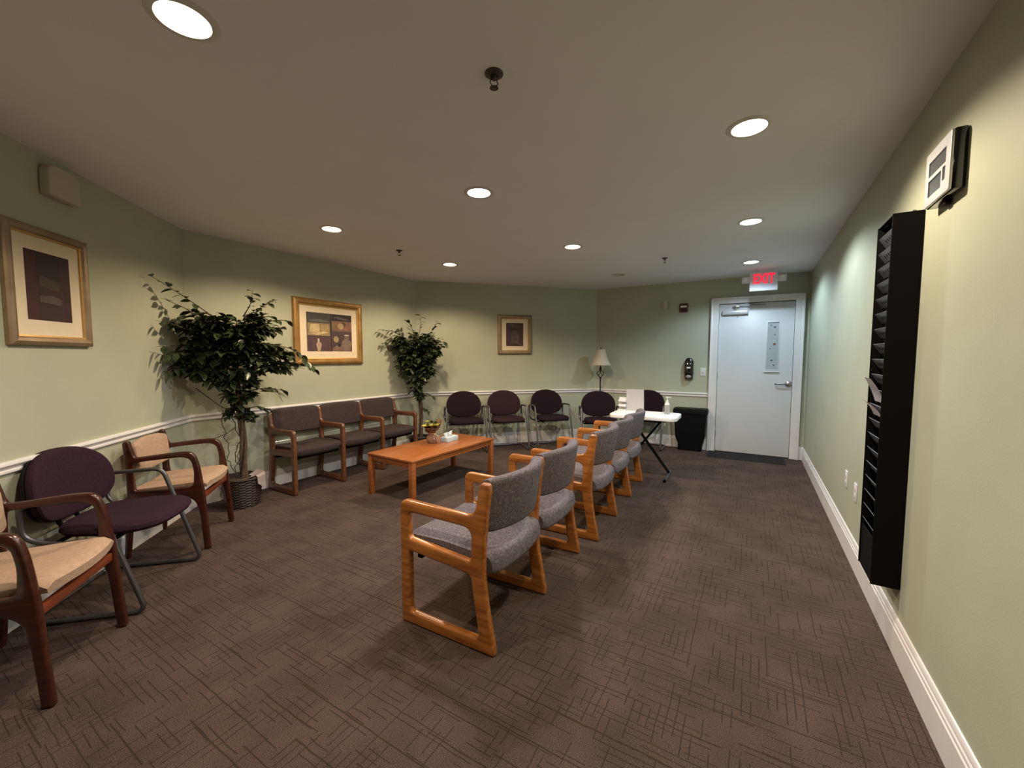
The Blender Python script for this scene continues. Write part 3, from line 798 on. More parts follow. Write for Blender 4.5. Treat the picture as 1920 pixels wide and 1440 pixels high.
# ------------------------------------------------------------------ cherry armchairs with beige seats
def cherry_chair(label, loc, rz):
    t = thing('wooden_armchair', label, 'chair', (*loc, 0), rz, 'cherry wood armchairs on the left')
    # side frames in (y,z): y = -D
    for sx in (-1, 1):
        out = [(.016, 0, .006), (.000, .25, .2), (-.010, .42, .2), (-.034, .60, .1), (-.062, .693, .05), (-.16, .697, .1), (-.30, .684, .1), (-.385, .676, .04), (-.395, .70, .02), (-.415, .785, .012), (-.440, .790, .012), (-.452, .775, .015), (-.440, .60, .1), (-.438, .42, .1), (-.470, 0, .006),
               (-.440, 0, .006), (-.402, .365, .05), (-.36, .392, .04), (-.12, .386, .05), (-.062, .350, .06), (-.040, .25, .2), (-.022, 0, .006)]
        hole = [(-.070, .452, .03), (-.064, .56, .1), (-.080, .640, .035), (-.13, .660, .05), (-.30, .650, .06), (-.395, .640, .025), (-.400, .55, .1), (-.395, .448, .025)]
        bm = plate_mesh([round_poly(out, .02), round_poly(hole, .02)], .034, .010, 'yz')
        for v in bm.verts:
            # legs splay slightly inward towards the top at the front
            v.co.x += sx * (.238 + .010 * (1 - v.co.z / .7))
        obj('side_frame', bm, M['cherry'], t)
    bm = bmesh.new(); box(bm, -.225, .225, -.040, -.016, .352, .392, .005); obj('front_rail', bm, M['cherry_rail'], t)
    bm = bmesh.new(); box(bm, -.225, .225, -.440, -.418, .36, .40, .005); obj('rear_rail', bm, M['cherry'], t)
    # seat cushion, bowed front edge
    bm = bmesh.new(); nx, ny = 16, 14
    def top(u, v):
        x = (u - .5) * 2; y = v
        hw = .217
        yy = -.405 + v * (.402 + .032 * (1 - x * x))
        ed = max(abs(x) - .86, 0) / .14; ev = max(v - .88, 0) / .12
        return Vector((x * hw, yy, .470 + .022 * v - .018 * ed * ed - .024 * ev * ev - .010 * (1 - x * x) * (1 - v)))
    V = grid_solid(bm, top, nx, ny)
    W_ = grid_solid(bm, lambda u, v: Vector((top(u, v).x * .96, top(u, v).y * .98 - .004, .430)), nx, ny)
    brd = [(i, 0) for i in range(nx)] + [(nx, j) for j in range(ny)] + [(i, ny) for i in range(nx, 0, -1)] + [(0, j) for j in range(ny, 0, -1)]
    for q in range(len(brd)):
        i, j = brd[q]; k, l = brd[(q + 1) % len(brd)]
        bm.faces.new((V[i][j], V[k][l], W_[k][l], W_[i][j]))
    obj('seat', bm, M['beige_fabric'], t)
    # back pad, curved
    out = round_poly([(-.212, .580), (-.19, .560), (.19, .560), (.212, .580), (.222, .755), (.14, .775), (0, .782), (-.14, .775), (-.222, .755)], .03)
    bm = bmesh.new(); slab(bm, out, -.380, -.414, lambda x, z: -.018 * (1 - (x / .22) ** 2) - (z - .67) * .12, .008, .012)
    obj('backrest', bm, M['beige_fabric'], t)
    return t
fw = Vector((math.cos(R(19.2)), math.sin(R(19.2))))
cherry_chair('cherry wood armchair with beige seat nearest the camera, partly out of frame at left', (-1.861 + .0, 1.7175), -70.8)
cherry_chair('cherry wood armchair with beige seat and back beside the wicker-potted tree', (-2.214, 3.015), -71.3)

# ------------------------------------------------------------------ oval-back chairs with tube frames
def oval_chair(label, loc, rz, fabric, group='oval-back tube chairs', ds=1.0, wsc=1.0, bsc=1.0):
    t = thing('oval_back_chair', label, 'chair', (*loc, 0), rz, group)
    # local y forward, front feet at y = 0 ; D backwards
    HW = .286 * wsc
    for sx in (-1, 1):
        X = sx * HW
        path = [(X * .93, -.455 * ds, .430), (X, -.475 * ds, .520), (X, -.462 * ds, .612), (X, -.190 * ds, .628), (X, -.062 * ds, .235), (X, .004, .014), (X, -.10, .014), (X, -.44 * ds, .014)]
        # arm loop goes down behind and returns under the seat
        full = [(X * .86, -.12 * ds, .405), (X * .93, -.36 * ds, .400), (X, -.455 * ds, .450), (X, -.462 * ds, .618), (X, -.175 * ds, .632), (X, .008, .013), (X, -.44 * ds, .013), (X * .80, -.470 * ds, .013)]
        bm = bmesh.new(); tube(bm, rounded_path(full, .055, 6), .0125, 10)
        obj('tube_frame', bm, M['tube'], t)
    bm = bmesh.new(); tube(bm, [(-HW * .80, -.470 * ds, .013), (HW * .80, -.470 * ds, .013)], .0125, 10)
    obj('floor_bar', bm, M['tube'], t)
    bm = bmesh.new(); tube(bm, [(-HW * .88, -.12 * ds, .405), (HW * .88, -.12 * ds, .405)], .011, 8); tube(bm, [(-HW * .92, -.36 * ds, .400), (HW * .92, -.36 * ds, .400)], .011, 8)
    tube(bm, rounded_path([(-.06, -.36 * ds, .398), (-.06, -.46 * ds, .42), (-.06, -.500 * ds, .62)], .04), .011, 8); tube(bm, rounded_path([(.06, -.36 * ds, .398), (.06, -.46 * ds, .42), (.06, -.500 * ds, .62)], .04), .011, 8)
    obj('seat_support', bm, M['rack_black'], t)
    # seat
    bm = bmesh.new(); n = 44; rings = []
    def so(a, r=1.0):
        c, s = math.cos(a), math.sin(a)
        x = .250 * wsc * min(bsc, 1.08) * math.copysign(abs(c) ** .62, c); y = .232 * ds * math.copysign(abs(s) ** .66, s)
        if y < 0: x *= .95
        return x * r, -.190 * ds + y * r
    for r, z in [(.55, .412), (.85, .412), (.96, .420), (1.0, .437), (.985, .455), (.94, .466), (.80, .473), (.55, .470), (.25, .466)]:
        rings.append([bm.verts.new((*so(2 * math.pi * k / n, r), z)) for k in range(n)])
    for A, B in zip(rings, rings[1:]):
        for k in range(n): bm.faces.new((A[k], A[(k + 1) % n], B[(k + 1) % n], B[k]))
    bm.faces.new(rings[0][::-1]); bm.faces.new(rings[-1])
    obj('seat', bm, fabric, t)
    # oval back
    out = []; BR = .264 * wsc * bsc
    for k in range(48):
        a = 2 * math.pi * k / 48; c, s = math.cos(a), math.sin(a)
        hx = BR
        e = .88 if s > 0 else .74
        x = hx * math.copysign(abs(c) ** e, c); z = .630 + (.212 if s > 0 else .165) * math.copysign(abs(s) ** (e + .04), s)
        out.append((x, z))
    bend = lambda x, z: -.050 * (1 - (x / .27) ** 2) - (z - .5) * .14 + .035
    bm = bmesh.new(); slab(bm, out, -.412 * ds, -.462 * ds, bend, .010, .024)
    br = obj('backrest', bm, fabric, t)
    bm = bmesh.new(); slab(bm, [(x * .985, .63 + (z - .63) * .985) for x, z in out], -.458 * ds, -.474 * ds, bend, 0, .007)
    obj('back_shell', bm, M['black_plastic'], br)
    return t
oval_chair('dark purple oval-back chair between the two cherry armchairs', (-1.995, 2.330), -76.5, M['purple_fabric'], ds=1.07, bsc=1.04)
fr = Vector((math.sin(R(15)), -math.cos(R(15))))      # facing of the far wall row
def on_far(px_x, oy, d):    # back centre -> front feet mid
    return (px_x + fr.x * d, oy + fr.y * d)
oval_chair('leftmost dark purple oval-back chair of the far wall row, right of the small tree', on_far(-.715, 5.96, .42), -165, M['aubergine_fabric'], ds=.90, wsc=.97)
oval_chair('plum brown oval-back chair, second from left in the far wall row', on_far(-.128, 6.115, .42), -165, M['plum_fabric'], ds=.90, wsc=.97)
oval_chair('near-black oval-back chair, third from left in the far wall row', on_far(.540, 6.285, .42), -163, M['aubergine_fabric'], ds=.90, wsc=.97)
oval_chair('dark oval-back chair in the corner in front of the floor lamp', (1.255, 5.60), 176.5, M['aubergine_fabric'], ds=.90, wsc=.95)
a, w, n, L = wall_frame(3); q = a + w * .845 + n * .47
oval_chair('dark oval-back chair behind the white folding table and paper notice', (q.x, q.y), 180 - 30.1, M['aubergine_fabric'], ds=.90, wsc=.97)

# ------------------------------------------------------------------ coffee table
t = thing('coffee_table', 'long low orange-brown wooden coffee table in the middle of the room', 'table', (-.812, 4.280, 0), 56.9)
TL, TW, TH = .630, .312, .410
bm = bmesh.new(); box(bm, -TL, TL, -TW, TW, TH - .020, TH, .003); obj('tabletop', bm, M['table_wood'], t)
for q in ((-TL + .03, TL - .03, -TW + .018, -TW + .036), (-TL + .03, TL - .03, TW - .036, TW - .018), (-TL + .018, -TL + .036, -TW + .03, TW - .03), (TL - .036, TL - .018, -TW + .03, TW - .03)):
    bm = bmesh.new(); box(bm, *q, TH - .075, TH - .020, .002); obj('apron', bm, M['table_wood'], t)
for sx in (-1, 1):
    for sy in (-1, 1):
        bm = bmesh.new(); x = sx * (TL - .028); y = sy * (TW - .028)
        box(bm, x - .024, x + .024, y - .024, y + .024, 0, TH - .020, .003); obj('leg', bm, M['table_wood'], t)

# flower arrangement
t = thing('flower_arrangement', 'yellow lily in a burlap-wrapped pot tied with raffia on the coffee table', 'flowers', (-.868, 4.385, .410), 0)
bm = bmesh.new(); n = 48; prof = [(.038, 0), (.052, .004), (.060, .025), (.060, .05), (.050, .080), (.038, .100), (.034, .112), (.042, .125), (.062, .150), (.080, .175)]
rings = []
for j, (r, z) in enumerate(prof):
    amp = .05 + .06 * (j / 9) if j > 1 else .0
    rings.append([bm.verts.new((r * (1 + amp * math.sin(9 * a + j * .3)) * math.cos(a), r * (1 + amp * math.sin(9 * a + j * .3)) * math.sin(a), z)) for a in [2 * math.pi * k / n for k in range(n)]])
for A, B in zip(rings, rings[1:]):
    for k in range(n): bm.faces.new((A[k], A[(k + 1) % n], B[(k + 1) % n], B[k]))
bm.faces.new(rings[0][::-1])
obj('burlap_wrap', bm, M['burlap'], t)
bm = bmesh.new(); n = 30; ring0 = []; ring1 = []
for k in range(n):
    a = 2 * math.pi * k / n; back = .5 + .5 * math.cos(a - R(40))
    h = .135 + .12 * back ** 2 + .012 * math.sin(7 * a); r1 = .075 + .030 * back
    ring0.append(bm.verts.new((.036 * math.cos(a), .036 * math.sin(a), .108))); ring1.append(bm.verts.new((r1 * math.cos(a), r1 * math.sin(a), h)))
for k in range(n): bm.faces.new((ring0[k], ring0[(k + 1) % n], ring1[(k + 1) % n], ring1[k]))
bmesh.ops.solidify(bm, geom=bm.faces[:], thickness=.0015)
obj('wrapping_paper', bm, M['kraft'], t)
bm = bmesh.new(); tube(bm, [(.039 * math.cos(a), .039 * math.sin(a), .108 + .003 * math.sin(3 * a)) for a in [2 * math.pi * k / 24 for k in range(24)]], .004, 6, closed=True)
for ex in ((.085, -.050, .010), (.070, -.070, .004), (.040, -.080, .030), (.095, -.030, .03)):
    tube(bm, catmull([(.030, -.028, .108), (ex[0] * .7, ex[1] * .8, .085), (ex[0], ex[1], ex[2] + .02)], 4), .0025, 5)
tube(bm, catmull([(.030, -.028, .108), (.050, -.05, .135), (.065, -.04, .12), (.032, -.03, .108)], 4), .0025, 5)
obj('raffia_tie', bm, M['twine'], t)
def petal(bm, base, ang, tilt, L_, W_, mi=0, curl=.3):
    d = Vector((math.cos(ang), math.sin(ang), 0)); s = Vector((-d.y, d.x, 0)); up = Vector((0, 0, 1))
    V = []
    for i in range(7):
        t_ = i / 6; wv = W_ * math.sin(math.pi * min(1, t_ * .9 + .07)) ** .8
        r = L_ * t_; el = tilt - curl * t_
        c = Vector(base) + d * (r * math.cos(el)) + up * (r * math.sin(el))
        V.append([bm.verts.new(c + s * wv * k + up * abs(k) * wv * .25) for k in (-1, 0, 1)])
    for i in range(6):
        for k in range(2): bm.faces.new((V[i][k], V[i + 1][k], V[i + 1][k + 1], V[i][k + 1])).material_index = mi
random.seed(7)
bm = bmesh.new()
for k in range(6): petal(bm, (.005, -.045, .178), R(-90 + 60 * k), .62, .100, .020)
for k in range(5): petal(bm, (-.070, .000, .165), R(150 + 72 * k), .75, .060, .015)
for k in range(5): petal(bm, (-.045, -.020, .225), R(100 + 72 * k), .9, .035, .008)
lily = obj('yellow_petals', bm, M['yellow'], t)
bm = bmesh.new()
for k in range(5):
    a = R(72 * k + 20); tube(bm, [(.005, -.045, .178), (.005 + .014 * math.cos(a), -.045 + .014 * math.sin(a), .225)], .0022, 5)
obj('stamen', bm, M['stamen'], t)
bm = bmesh.new()
for k in range(46):
    a = random.uniform(0, 6.28); r = random.uniform(0, .05)
    petal(bm, (r * math.cos(a), .012 + r * math.sin(a), .165 + random.uniform(0, .05)), a + random.uniform(-.6, .6), random.uniform(.5, 1.3), random.uniform(.045, .08), .013, 0, .6)
obj('leaves', bm, M['leaf'], t)

# tissue box
t = thing('tissue_box', 'pale blue tissue box with a white tissue pulled up, beside the flower pot', 'tissue box', (-.700, 4.500, .410), 62)
bm = bmesh.new(); box(bm, -.095, .095, -.052, .052, 0, .052, .003); obj('carton', bm, M['tissue_box'], t)
bm = bmesh.new(); random.seed(3)
def tis(u, v):
    a = u * 2 * math.pi; r = (.030 + .018 * math.sin(3 * a)) * (.7 + .5 * v)
    return Vector((-.01 + r * 1.6 * math.cos(a), r * .7 * math.sin(a), .050 + v * (.040 + .014 * math.sin(2 * a + 1))))
grid_solid(bm, tis, 24, 5); bmesh.ops.remove_doubles(bm, verts=bm.verts[:], dist=1e-5)
bmesh.ops.holes_fill(bm, edges=bm.edges[:], sides=0)
obj('tissue', bm, M['tissue'], t)

# ------------------------------------------------------------------ white folding table with its things
FT = .700; frz = -29.5
t = thing('folding_table', 'small white plastic folding table on crossed dark metal legs', 'table', (1.535, 4.640, 0), frz)
bm = plate_mesh([round_poly([(-.365, -.235), (.365, -.235), (.365, .235), (-.365, .235)], .085, 8)], .045, .008, 'xy')
for v in bm.verts: v.co.z += FT - .0225
obj('tabletop', bm, M['white_top'], t)
for sx, nm in ((-1, 0), (1, 0)):
    bm = bmesh.new(); x = sx * .265
    tube(bm, [(x, -.255, .017), (x, .255, .017)], .016, 10); fo = obj('foot_bar', bm, M['tube'], t)
    for yy in (-.252, .252):
        bm = bmesh.new(); tube(bm, [(x, yy - .014, .017), (x, yy + .014, .017)], .0165, 10); obj('end_cap', bm, M['black_plastic'], fo)
for sx in (-1, 1):
    bm = bmesh.new()
    for dy in (-.020, .020): tube(bm, [(sx * .265, dy + sx * .05, .03), (-sx * .20, dy + sx * .05, FT - .045)], .011, 8)
    obj('crossed_leg', bm, M['rack_black'], t)
bm = bmesh.new(); box(bm, -.25, .25, -.15, .15, FT - .065, FT - .045, .004); obj('under_frame', bm, M['rack_black'], t)

# notice in a stand
pn = thing('paper_notice', 'white printed paper notice leaning upright on the folding table', 'notice', (1.478, 4.848, FT), frz + 1.5)
tl = .10
bm = bmesh.new()
def pn_f(u, v): return Vector(((u - .5) * .205 - .010 * v, tl * v * .25 + .010 * math.sin(v * 3), .003 + v * .256))
grid_solid(bm, pn_f, 4, 8); bmesh.ops.solidify(bm, geom=bm.faces[:], thickness=.002); obj('sheet', bm, M['paper'], pn)
bm = bmesh.new()
for k in range(9):
    v0 = .86 - k * .075
    grid_solid(bm, lambda u, v: pn_f(.12 + (.76 if k % 3 else .55) * u, v0 + .018 * v) + Vector((0, -.0018, 0)), 3, 1)
obj('printed_lines', bm, mat('faint pink print', (.62, .56, .57), .8, var=.05), pn)
bm = bmesh.new(); box(bm, -.102, .102, -.004, .075, 0, .003, .001); obj('stand_foot', bm, M['lens'], pn)
# two-tier holder
th = thing('card_holder', 'small white two-tier card holder behind the paper notice', 'holder', (1.355, 4.935, FT), frz)
bm = bmesh.new(); box(bm, -.055, .045, -.03, .045, 0, .012, .003); box(bm, -.055, .045, .035, .045, 0, .155, .003); obj('holder_base', bm, M['white_plastic'], th)
for z in (.045, .105):
    bm = bmesh.new(); box(bm, -.05, .040, -.028, .035, z, z + .028, .004); obj('card_stack', bm, M['paper'], th)
# sanitizer bottle
bt = thing('pump_bottle', 'clear hand sanitizer pump bottle with white label and white pump', 'bottle', (1.768, 4.600, FT), 10)
bm = bmesh.new(); lathe(bm, [(.026, 0), (.030, .004), (.030, .100), (.026, .112), (.014, .126), (.012, .134)], 24); obj('bottle_body', bm, M['gel'], bt)
bm = bmesh.new()
grid_solid(bm, lambda u, v: Vector((.0308 * math.cos(R(-100 + 95 * u)), .0308 * math.sin(R(-100 + 95 * u)), .012 + .082 * v)), 10, 1); bmesh.ops.solidify(bm, geom=bm.faces[:], thickness=.0005)
obj('bottle_label', bm, M['paper'], bt)
bm = bmesh.new(); lathe(bm, [(.030, .106), (.027, .116), (.016, .130), (.015, .140), (.015, .155), (.006, .158), (.005, .180), (.011, .182), (.011, .194), (.003, .196)], 20)
tube(bm, rounded_path([(0, 0, .190), (.040, 0, .190), (.046, 0, .180)], .008), .0055, 8); tube(bm, [(0, 0, .190), (-.022, 0, .192)], .006, 8)
obj('pump_head', bm, M['white_plastic'], bt)

# ------------------------------------------------------------------ trash can
t = wall_thing('trash_can', 'black tapered plastic trash can against the wall beside the door', 'trash can', 3, 1.472, 0)
bm = bmesh.new()
def rr(hx, hy, cy, z, r=.03, n=6):
    return [bm.verts.new((p.x, p.y + cy, z)) for p in round_poly([(-hx, -hy), (hx, -hy), (hx, hy), (-hx, hy)], r, n)]
lv = [rr(.150, .080, .120, .0), rr(.155, .082, .120, .010), rr(.160, .085, .121, .10), rr(.195, .100, .128, .20), rr(.212, .120, .138, .52), rr(.214, .122, .138, .545), rr(.226, .132, .142, .548), rr(.226, .132, .142, .590), rr(.220, .127, .142, .596), rr(.206, .114, .138, .590), rr(.200, .110, .136, .40), rr(.150, .075, .120, .03)]
for A, B in zip(lv, lv[1:]):
    for k in range(len(A)): bm.faces.new((A[k], A[(k + 1) % len(A)], B[(k + 1) % len(A)], B[k]))
bm.faces.new(lv[0][::-1]); bm.faces.new(lv[-1])
obj('bin_body', bm, M['black_plastic'], t)
bm = bmesh.new()
A = rr(.222, .127, .142, .594, .03); B = rr(.224, .128, .142, .606, .03); C_ = rr(.19, .10, .142, .612, .03)
for P_, Q_ in ((A, B), (B, C_)):
    for k in range(len(P_)): bm.faces.new((P_[k], P_[(k + 1) % len(P_)], Q_[(k + 1) % len(P_)], Q_[k]))
bm.faces.new(A[::-1]); bm.faces.new(C_)
obj('bin_lid', bm, M['black_plastic'], t)

# door mat
a, w, n, L = wall_frame(3); q = a + w * 2.165 + n * .245
t = bpy.data.objects
bm = bmesh.new(); box(bm, -.455, .455, -.195, .195, 0.0, .008, .003)
for k in range(22): box(bm, -.44, .44, -.180 + k * .017, -.172 + k * .017, .008, .0095)
o = obj('door_mat', bm, M['mat_rubber'], None, smooth=False); o.location = (q.x, q.y, 0); o.rotation_euler = (0, 0, math.atan2(w.y, w.x)); tag(o, 'black rubber mat on the carpet in front of the door', 'mat')

# ------------------------------------------------------------------ floor lamp
t = thing('floor_lamp', 'black iron floor lamp with cream bell shade standing in the corner', 'lamp', (1.385, 6.360, 0), 15)
bm = bmesh.new(); lathe(bm, [(.125, 0), (.125, .012), (.10, .022), (.03, .035), (.012, .05)], 28); obj('base', bm, M['iron'], t)
bm = bmesh.new(); tube(bm, [(0, 0, .03), (0, 0, 1.015)], .010, 12); tube(bm, [(0, 0, 1.155), (0, 0, 1.44)], .008, 10)
lathe(bm, [(.008, 1.005), (.016, 1.015), (.016, 1.025), (.008, 1.035)], 14); lathe(bm, [(.008, 1.140), (.018, 1.150), (.018, 1.175), (.008, 1.190)], 14); obj('pole', bm, M['iron'], t)
bm = bmesh.new()
for k in range(4):
    a0 = math.pi / 2 * k
    tube(bm, [(.052 * math.sin(math.pi * u) ** .8 * math.cos(a0 + 1.6 * u), .052 * math.sin(math.pi * u) ** .8 * math.sin(a0 + 1.6 * u), 1.025 + .120 * u) for u in [j / 14 for j in range(15)]], .0055, 6)
obj('twisted_cage', bm, M['iron'], t)
bm = bmesh.new(); N = 40; pr = [(.157, 1.222), (.140, 1.255), (.117, 1.300), (.098, 1.350), (.084, 1.400), (.073, 1.462)]
lathe(bm, pr, N, cap=False); lathe(bm, [(r - .003, z) for r, z in pr][::-1], N, cap=False)
lathe(bm, [(.158, 1.219), (.158, 1.226), (.153, 1.226), (.153, 1.219)], N, cap=False); lathe(bm, [(.074, 1.459), (.074, 1.466), (.070, 1.466), (.070, 1.459)], N, cap=False)
obj('lamp_shade', bm, M['shade'], t)
bm = bmesh.new(); lathe(bm, [(.003, 1.44), (.003, 1.470), (.007, 1.478), (.008, 1.488), (.003, 1.498)], 12)
for k in range(3): tube(bm, [(0, 0, 1.455), (.071 * math.cos(2.094 * k), .071 * math.sin(2.094 * k), 1.460)], .002, 5)
obj('finial', bm, M['iron'], t)

# ------------------------------------------------------------------ potted ficus trees
def leaf_on(bm, p, d, L_, W_, rnd):
    d = d.normalized(); s = d.cross(Vector((rnd.uniform(-.5, .5), rnd.uniform(-.5, .5), 1))).normalized(); nrm = s.cross(d)
    prof = [(0, .05), (.25, .85), (.5, 1), (.75, .66), (1, .0)]
    rows = []
    for t_, w_ in prof:
        c = p + d * L_ * t_ - Vector((0, 0, .18 * L_ * t_ * t_))
        if w_ == 0: rows.append([bm.verts.new(c)])
        else: rows.append([bm.verts.new(c - s * W_ * w_ + nrm * W_ * .25 * w_), bm.verts.new(c), bm.verts.new(c + s * W_ * w_ + nrm * W_ * .25 * w_)])
    for A, B in zip(rows, rows[1:]):
        if len(B) == 3:
            bm.faces.new((A[0], A[1], B[1], B[0])); bm.faces.new((A[1], A[2], B[2], B[1]))
        else:
            bm.faces.new((A[0], A[1], B[0])); bm.faces.new((A[1], A[2], B[0]))

def ficus(label, loc, blobs, sprigs, seed, trunk_top, nleaf, basket_h, basket_r, cloth=False, leafk=1.0, vines=True, clampfn=None):
    rnd = random.Random(seed)
    v = Vector((loc[0], loc[1])).normalized(); ang = math.degrees(math.atan2(-v.y, -v.x)) + 90     # local x = image right, local y = away... (-y toward camera)
    t = thing('potted_tree', label, 'plant', (*loc, 0), ang, 'artificial trees in baskets')
    # basket
    bm = bmesh.new(); H = basket_h; Rb, Rt = basket_r * .78, basket_r; seg = 40; rows = 11; rings = []
    for j in range(rows * 2 + 1):
        z = H * j / (rows * 2); r0 = Rb + (Rt - Rb) * (z / H) ** .8
        rings.append([bm.verts.new(((r0 + .0065 * math.cos(math.pi * j) * math.cos(k * math.pi / 2) ) * math.cos(2 * math.pi * k / seg), (r0 + .0065 * math.cos(math.pi * j) * math.cos(k * math.pi / 2)) * math.sin(2 * math.pi * k / seg), z)) for k in range(seg)])
    for r_, z in ((Rt - .010, H), (Rt - .014, H - .03)):
        rings.append([bm.verts.new((r_ * math.cos(2 * math.pi * k / seg), r_ * math.sin(2 * math.pi * k / seg), z)) for k in range(seg)])
    for A, B in zip(rings, rings[1:]):
        for k in range(seg): bm.faces.new((A[k], A[(k + 1) % seg], B[(k + 1) % seg], B[k]))
    bm.faces.new(rings[0][::-1])
    bk = obj('wicker_basket', bm, M['wicker'], t)
    bm = bmesh.new(); tube(bm, [((Rt + .002) * math.cos(a), (Rt + .002) * math.sin(a), H + .002 * math.sin(12 * a)) for a in [2 * math.pi * k / 40 for k in range(40)]], .009, 7, closed=True)
    obj('basket_rim', bm, M['wicker'], bk)
    bm = bmesh.new(); V = []
    lathe(bm, [(Rt - .014, H - .030), (Rt * .6, H - .018), (.03, H - .012), (.004, H - .010)], 24, cap=True)
    obj('moss', bm, M['moss'], t)
    # trunk: three intertwined stems
    def trunk_x(z): return .02 * math.sin(z * 3.0)
    bm = bmesh.new()
    for s_ in range(3):
        ph = s_ * 2.1; pts = []; rd = []
        for j in range(26):
            u = j / 25; z = H - .03 + (trunk_top - H) * u; rr_ = .020 * (1 - .3 * u)
            pts.append((trunk_x(z) + rr_ * math.cos(ph + u * 7), rr_ * math.sin(ph + u * 7), z)); rd.append(.016 * (1 - .5 * u))
        tube(bm, pts, .01, 7, rads=rd)
    obj('trunk', bm, M['bark'], t)
    # branches + leaves
    bb = bmesh.new(); lb = bmesh.new()
    def ok(p):
        if clampfn is None: return True
        return clampfn(p)
    def branch(p0, p1, nl, droop=.06):
        p1 = Vector(p1); p0 = Vector(p0)
        for _ in range(14):
            if ok(p1): break
            p1.y -= .035; p1.x += .006
        mid = (Vector(p0) + Vector(p1)) / 2 + Vector((rnd.uniform(-.03, .03), rnd.uniform(-.03, .03), droop))
        pts = catmull([Vector(p0), mid, Vector(p1)], 6)
        if not all(ok(q) for q in pts[3:]): return 0
        tube(bb, pts, .003, 5, rads=[.0055 - .0042 * j / (len(pts) - 1) for j in range(len(pts))])
        c = 0
        for k in range(nl):
            u = .28 + .72 * (k + .5) / nl; f = u * (len(pts) - 1); i = min(int(f), len(pts) - 2); p = pts[i].lerp(pts[i + 1], f - i)
            d = (pts[i + 1] - pts[i]).normalized(); side = d.cross(Vector((0, 0, 1))); side = side.normalized() if side.length > .1 else Vector((1, 0, 0))
            dd = d * .6 + side * (1 if k % 2 else -1) * rnd.uniform(.5, 1.1) + Vector((0, 0, rnd.uniform(-.75, .25)))
            L_ = rnd.uniform(.066, .098) * leafk
            tip = p + dd.normalized() * L_ - Vector((0, 0, .02))
            if ok(tip): leaf_on(lb, p, dd, L_, L_ * rnd.uniform(.24, .30), rnd); c += 1
        return c
    tot = sum(b_[3] * b_[4] * b_[5] for b_ in blobs); 
    for (cx, cy, cz, rx, ry, rz) in blobs:
        want = nleaf * (rx * ry * rz / tot) ** .8 * (len(blobs) ** -.2); got = 0; tries = 0
        while got < want and tries < 1500:
            tries += 1
            while True:
                q = Vector((rnd.uniform(-1, 1), rnd.uniform(-1, 1), rnd.uniform(-1, 1)))
                if .25 < q.length < 1: break
            tip = Vector((cx + q.x * rx, cy + q.y * ry, cz + q.z * rz))
            st = tip * .45 + Vector((trunk_x(tip.z), 0, max(H + .2, min(trunk_top, tip.z - .06)))) * .55
            st = tip + (st - tip).normalized() * min((st - tip).length, .26)
            got += branch(st, tip, rnd.randint(7, 10), rnd.uniform(-.01, .04))
    for p0, p1, nl, dr in sprigs:
        branch(p0, p1, nl, dr)
    # main limbs
    for k in range(9):
        b_ = blobs[k % len(blobs)]; z0 = min(trunk_top - .02, b_[2] - .10)
        tube(bb, catmull([(trunk_x(z0), 0, z0), (b_[0] * .5 + rnd.uniform(-.05, .05), b_[1] * .5 + rnd.uniform(-.05, .05), b_[2] - .05), (b_[0] + rnd.uniform(-.1, .1), b_[1] + rnd.uniform(-.06, .06), b_[2] + .03)], 5), .006, 6)
    obj('branches', bb, M['bark'], t)
    o = obj('foliage', lb, M['leaf'], t)
    if vines:
        bm = bmesh.new()
        for s_ in range(3):
            x, y, z = rnd.uniform(-.05, .02), rnd.uniform(-.05, 0), H - .01; pts = [(x, y, z)]
            while z < .85:
                z += rnd.uniform(.02, .045); x += rnd.uniform(-.028, .024); y += rnd.uniform(-.012, .012); x = max(-.13, min(.04, x)); pts.append((x, y, z))
                if rnd.random() < .6: tube(bm, [(x, y, z), (x + rnd.uniform(-.05, .03), y + rnd.uniform(-.02, .02), z + rnd.uniform(.0, .035))], .0018, 4)
            tube(bm, pts, .0032, 5)
        tube(bm, catmull([(-.03, -.03, .72), (-.10, -.03, .67), (-.20, -.03, .63)], 4), .003, 5)
        tube(bm, catmull([(-.05, -.02, .86), (-.14, -.02, .92), (-.24, -.02, 1.02), (-.30, -.02, 1.08)], 4), .0035, 5)
        for k in range(9):
            tube(bm, catmull([(.16, -.02, 1.03), (.28, -.02, 1.02 + rnd.uniform(-.01, .02)), (.36 + rnd.uniform(-.03, .06), -.02 + rnd.uniform(-.02, .02), .97 + rnd.uniform(-.05, .04))], 3), .0015, 4)
        obj('bare_twigs', bm, M['twig'], t)
    if cloth:
        bm = bmesh.new()
        def cf(u, v_):
            a = R(-50 + 95 * u); s_ = v_
            # inside moss level -> over the rim -> hanging outside
            path = [(Rt * .45, H - .004), (Rt * .8, H + .010), (Rt + .002, H + .026), (Rt + .020, H + .012), (Rt + .022, H - .03 - .04 * math.sin(u * 3.1)), (Rt + .026, H - .05 - .08 * math.sin(u * 3.1))]
            f = s_ * 5; i = min(int(f), 4); r_ = path[i][0] + (path[i + 1][0] - path[i][0]) * (f - i); z = path[i][1] + (path[i + 1][1] - path[i][1]) * (f - i)
            r_ += .006 * math.sin(u * 22) * s_
            return Vector((r_ * math.cos(a), r_ * math.sin(a), z))
        grid_solid(bm, cf, 22, 15); bmesh.ops.solidify(bm, geom=bm.faces[:], thickness=.004)
        obj('cloth_liner', bm, M['cloth'], t)
    return t

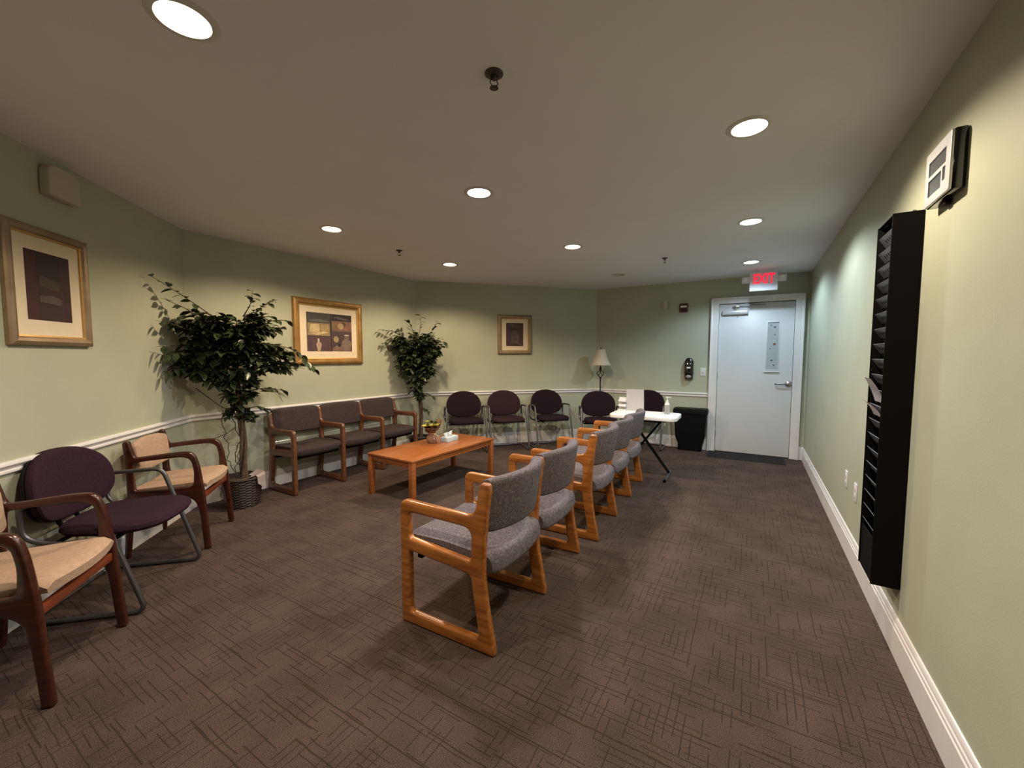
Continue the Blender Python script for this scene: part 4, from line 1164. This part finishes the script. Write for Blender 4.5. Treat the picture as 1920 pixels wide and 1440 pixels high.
def inside_room(loc, ang):
    c, s = math.cos(ang), math.sin(ang)
    def f(p):
        P = Vector((loc[0] + c * p.x - s * p.y, loc[1] + s * p.x + c * p.y))
        for i in (0, 1, 2):
            a_, w_, n_, L_ = wall_frame(i)
            if (P - a_).dot(n_) < .03: return False
        return True
    return f
L1 = (-2.445, 3.615); A1 = math.atan2(-L1[1], -L1[0]) + math.pi / 2
blobs1 = [(-.20, -.02, 1.60, .26, .20, .15), (.14, -.03, 1.60, .24, .20, .19), (-.28, -.04, 1.33, .25, .20, .16), (.22, -.05, 1.36, .24, .18, .12), (-.05, -.10, 1.47, .25, .20, .20), (.42, -.03, 1.28, .13, .10, .07), (.03, -.05, 1.17, .15, .13, .12), (-.16, -.10, 1.20, .18, .14, .12), (.03, -.03, .98, .13, .11, .09), (.04, -.03, .84, .13, .10, .08)]
spr1 = [((-.12, 0, 1.66), (-.56, -.03, 1.95), 11, .03), ((-.2, -.02, 1.62), (-.50, -.03, 1.80), 8, .02), ((.06, 0, 1.7), (.14, -.02, 1.94), 8, .0), ((.12, 0, 1.66), (.30, -.02, 1.86), 8, .03), ((.2, 0, 1.62), (.42, -.02, 1.68), 7, .03), ((.28, 0, 1.46), (.62, -.05, 1.22), 13, .06), ((-.2, 0, 1.5), (-.54, -.03, 1.62), 8, .02), ((.08, 0, 1.04), (.36, -.03, 1.03), 9, .02), ((.06, 0, .88), (.22, -.03, .86), 6, .02), ((-.25, 0, 1.4), (-.55, -.02, 1.42), 8, .03), ((-.25, 0, 1.3), (-.52, -.02, 1.20), 8, .03)]
ficus('tall dark green leafy artificial tree in a wicker basket with white cloth', L1, blobs1, spr1, 11, 1.50, 3000, .262, .160, cloth=True, clampfn=inside_room(L1, A1))
L2 = (-1.285, 5.600); A2 = math.atan2(-L2[1], -L2[0]) + math.pi / 2
blobs2 = [(-.10, -.02, 1.50, .30, .20, .18), (.14, -.02, 1.50, .19, .18, .19), (-.10, -.04, 1.24, .21, .18, .20), (.12, -.03, 1.22, .15, .15, .17), (-.02, -.03, 1.00, .15, .12, .15), (-.03, -.02, .82, .09, .08, .08)]
spr2 = [((-.12, 0, 1.55), (-.52, -.03, 1.70), 11, .05), ((-.15, 0, 1.5), (-.48, -.03, 1.52), 9, .05), ((0, 0, 1.62), (.03, -.02, 1.92), 8, .0), ((-.05, 0, 1.62), (-.14, -.02, 1.84), 7, .02), ((.1, 0, 1.6), (.26, -.02, 1.84), 7, .0), ((.18, 0, 1.5), (.38, -.03, 1.52), 8, .04), ((.02, 0, .84), (.20, -.02, .80), 6, .02), ((.02, 0, .66), (.13, -.02, .58), 5, .02)]
ficus('smaller leafy artificial tree behind the coffee table, right of the bench', L2, blobs2, spr2, 23, 1.50, 2300, .24, .14, leafk=.95, vines=False, clampfn=inside_room(L2, A2))
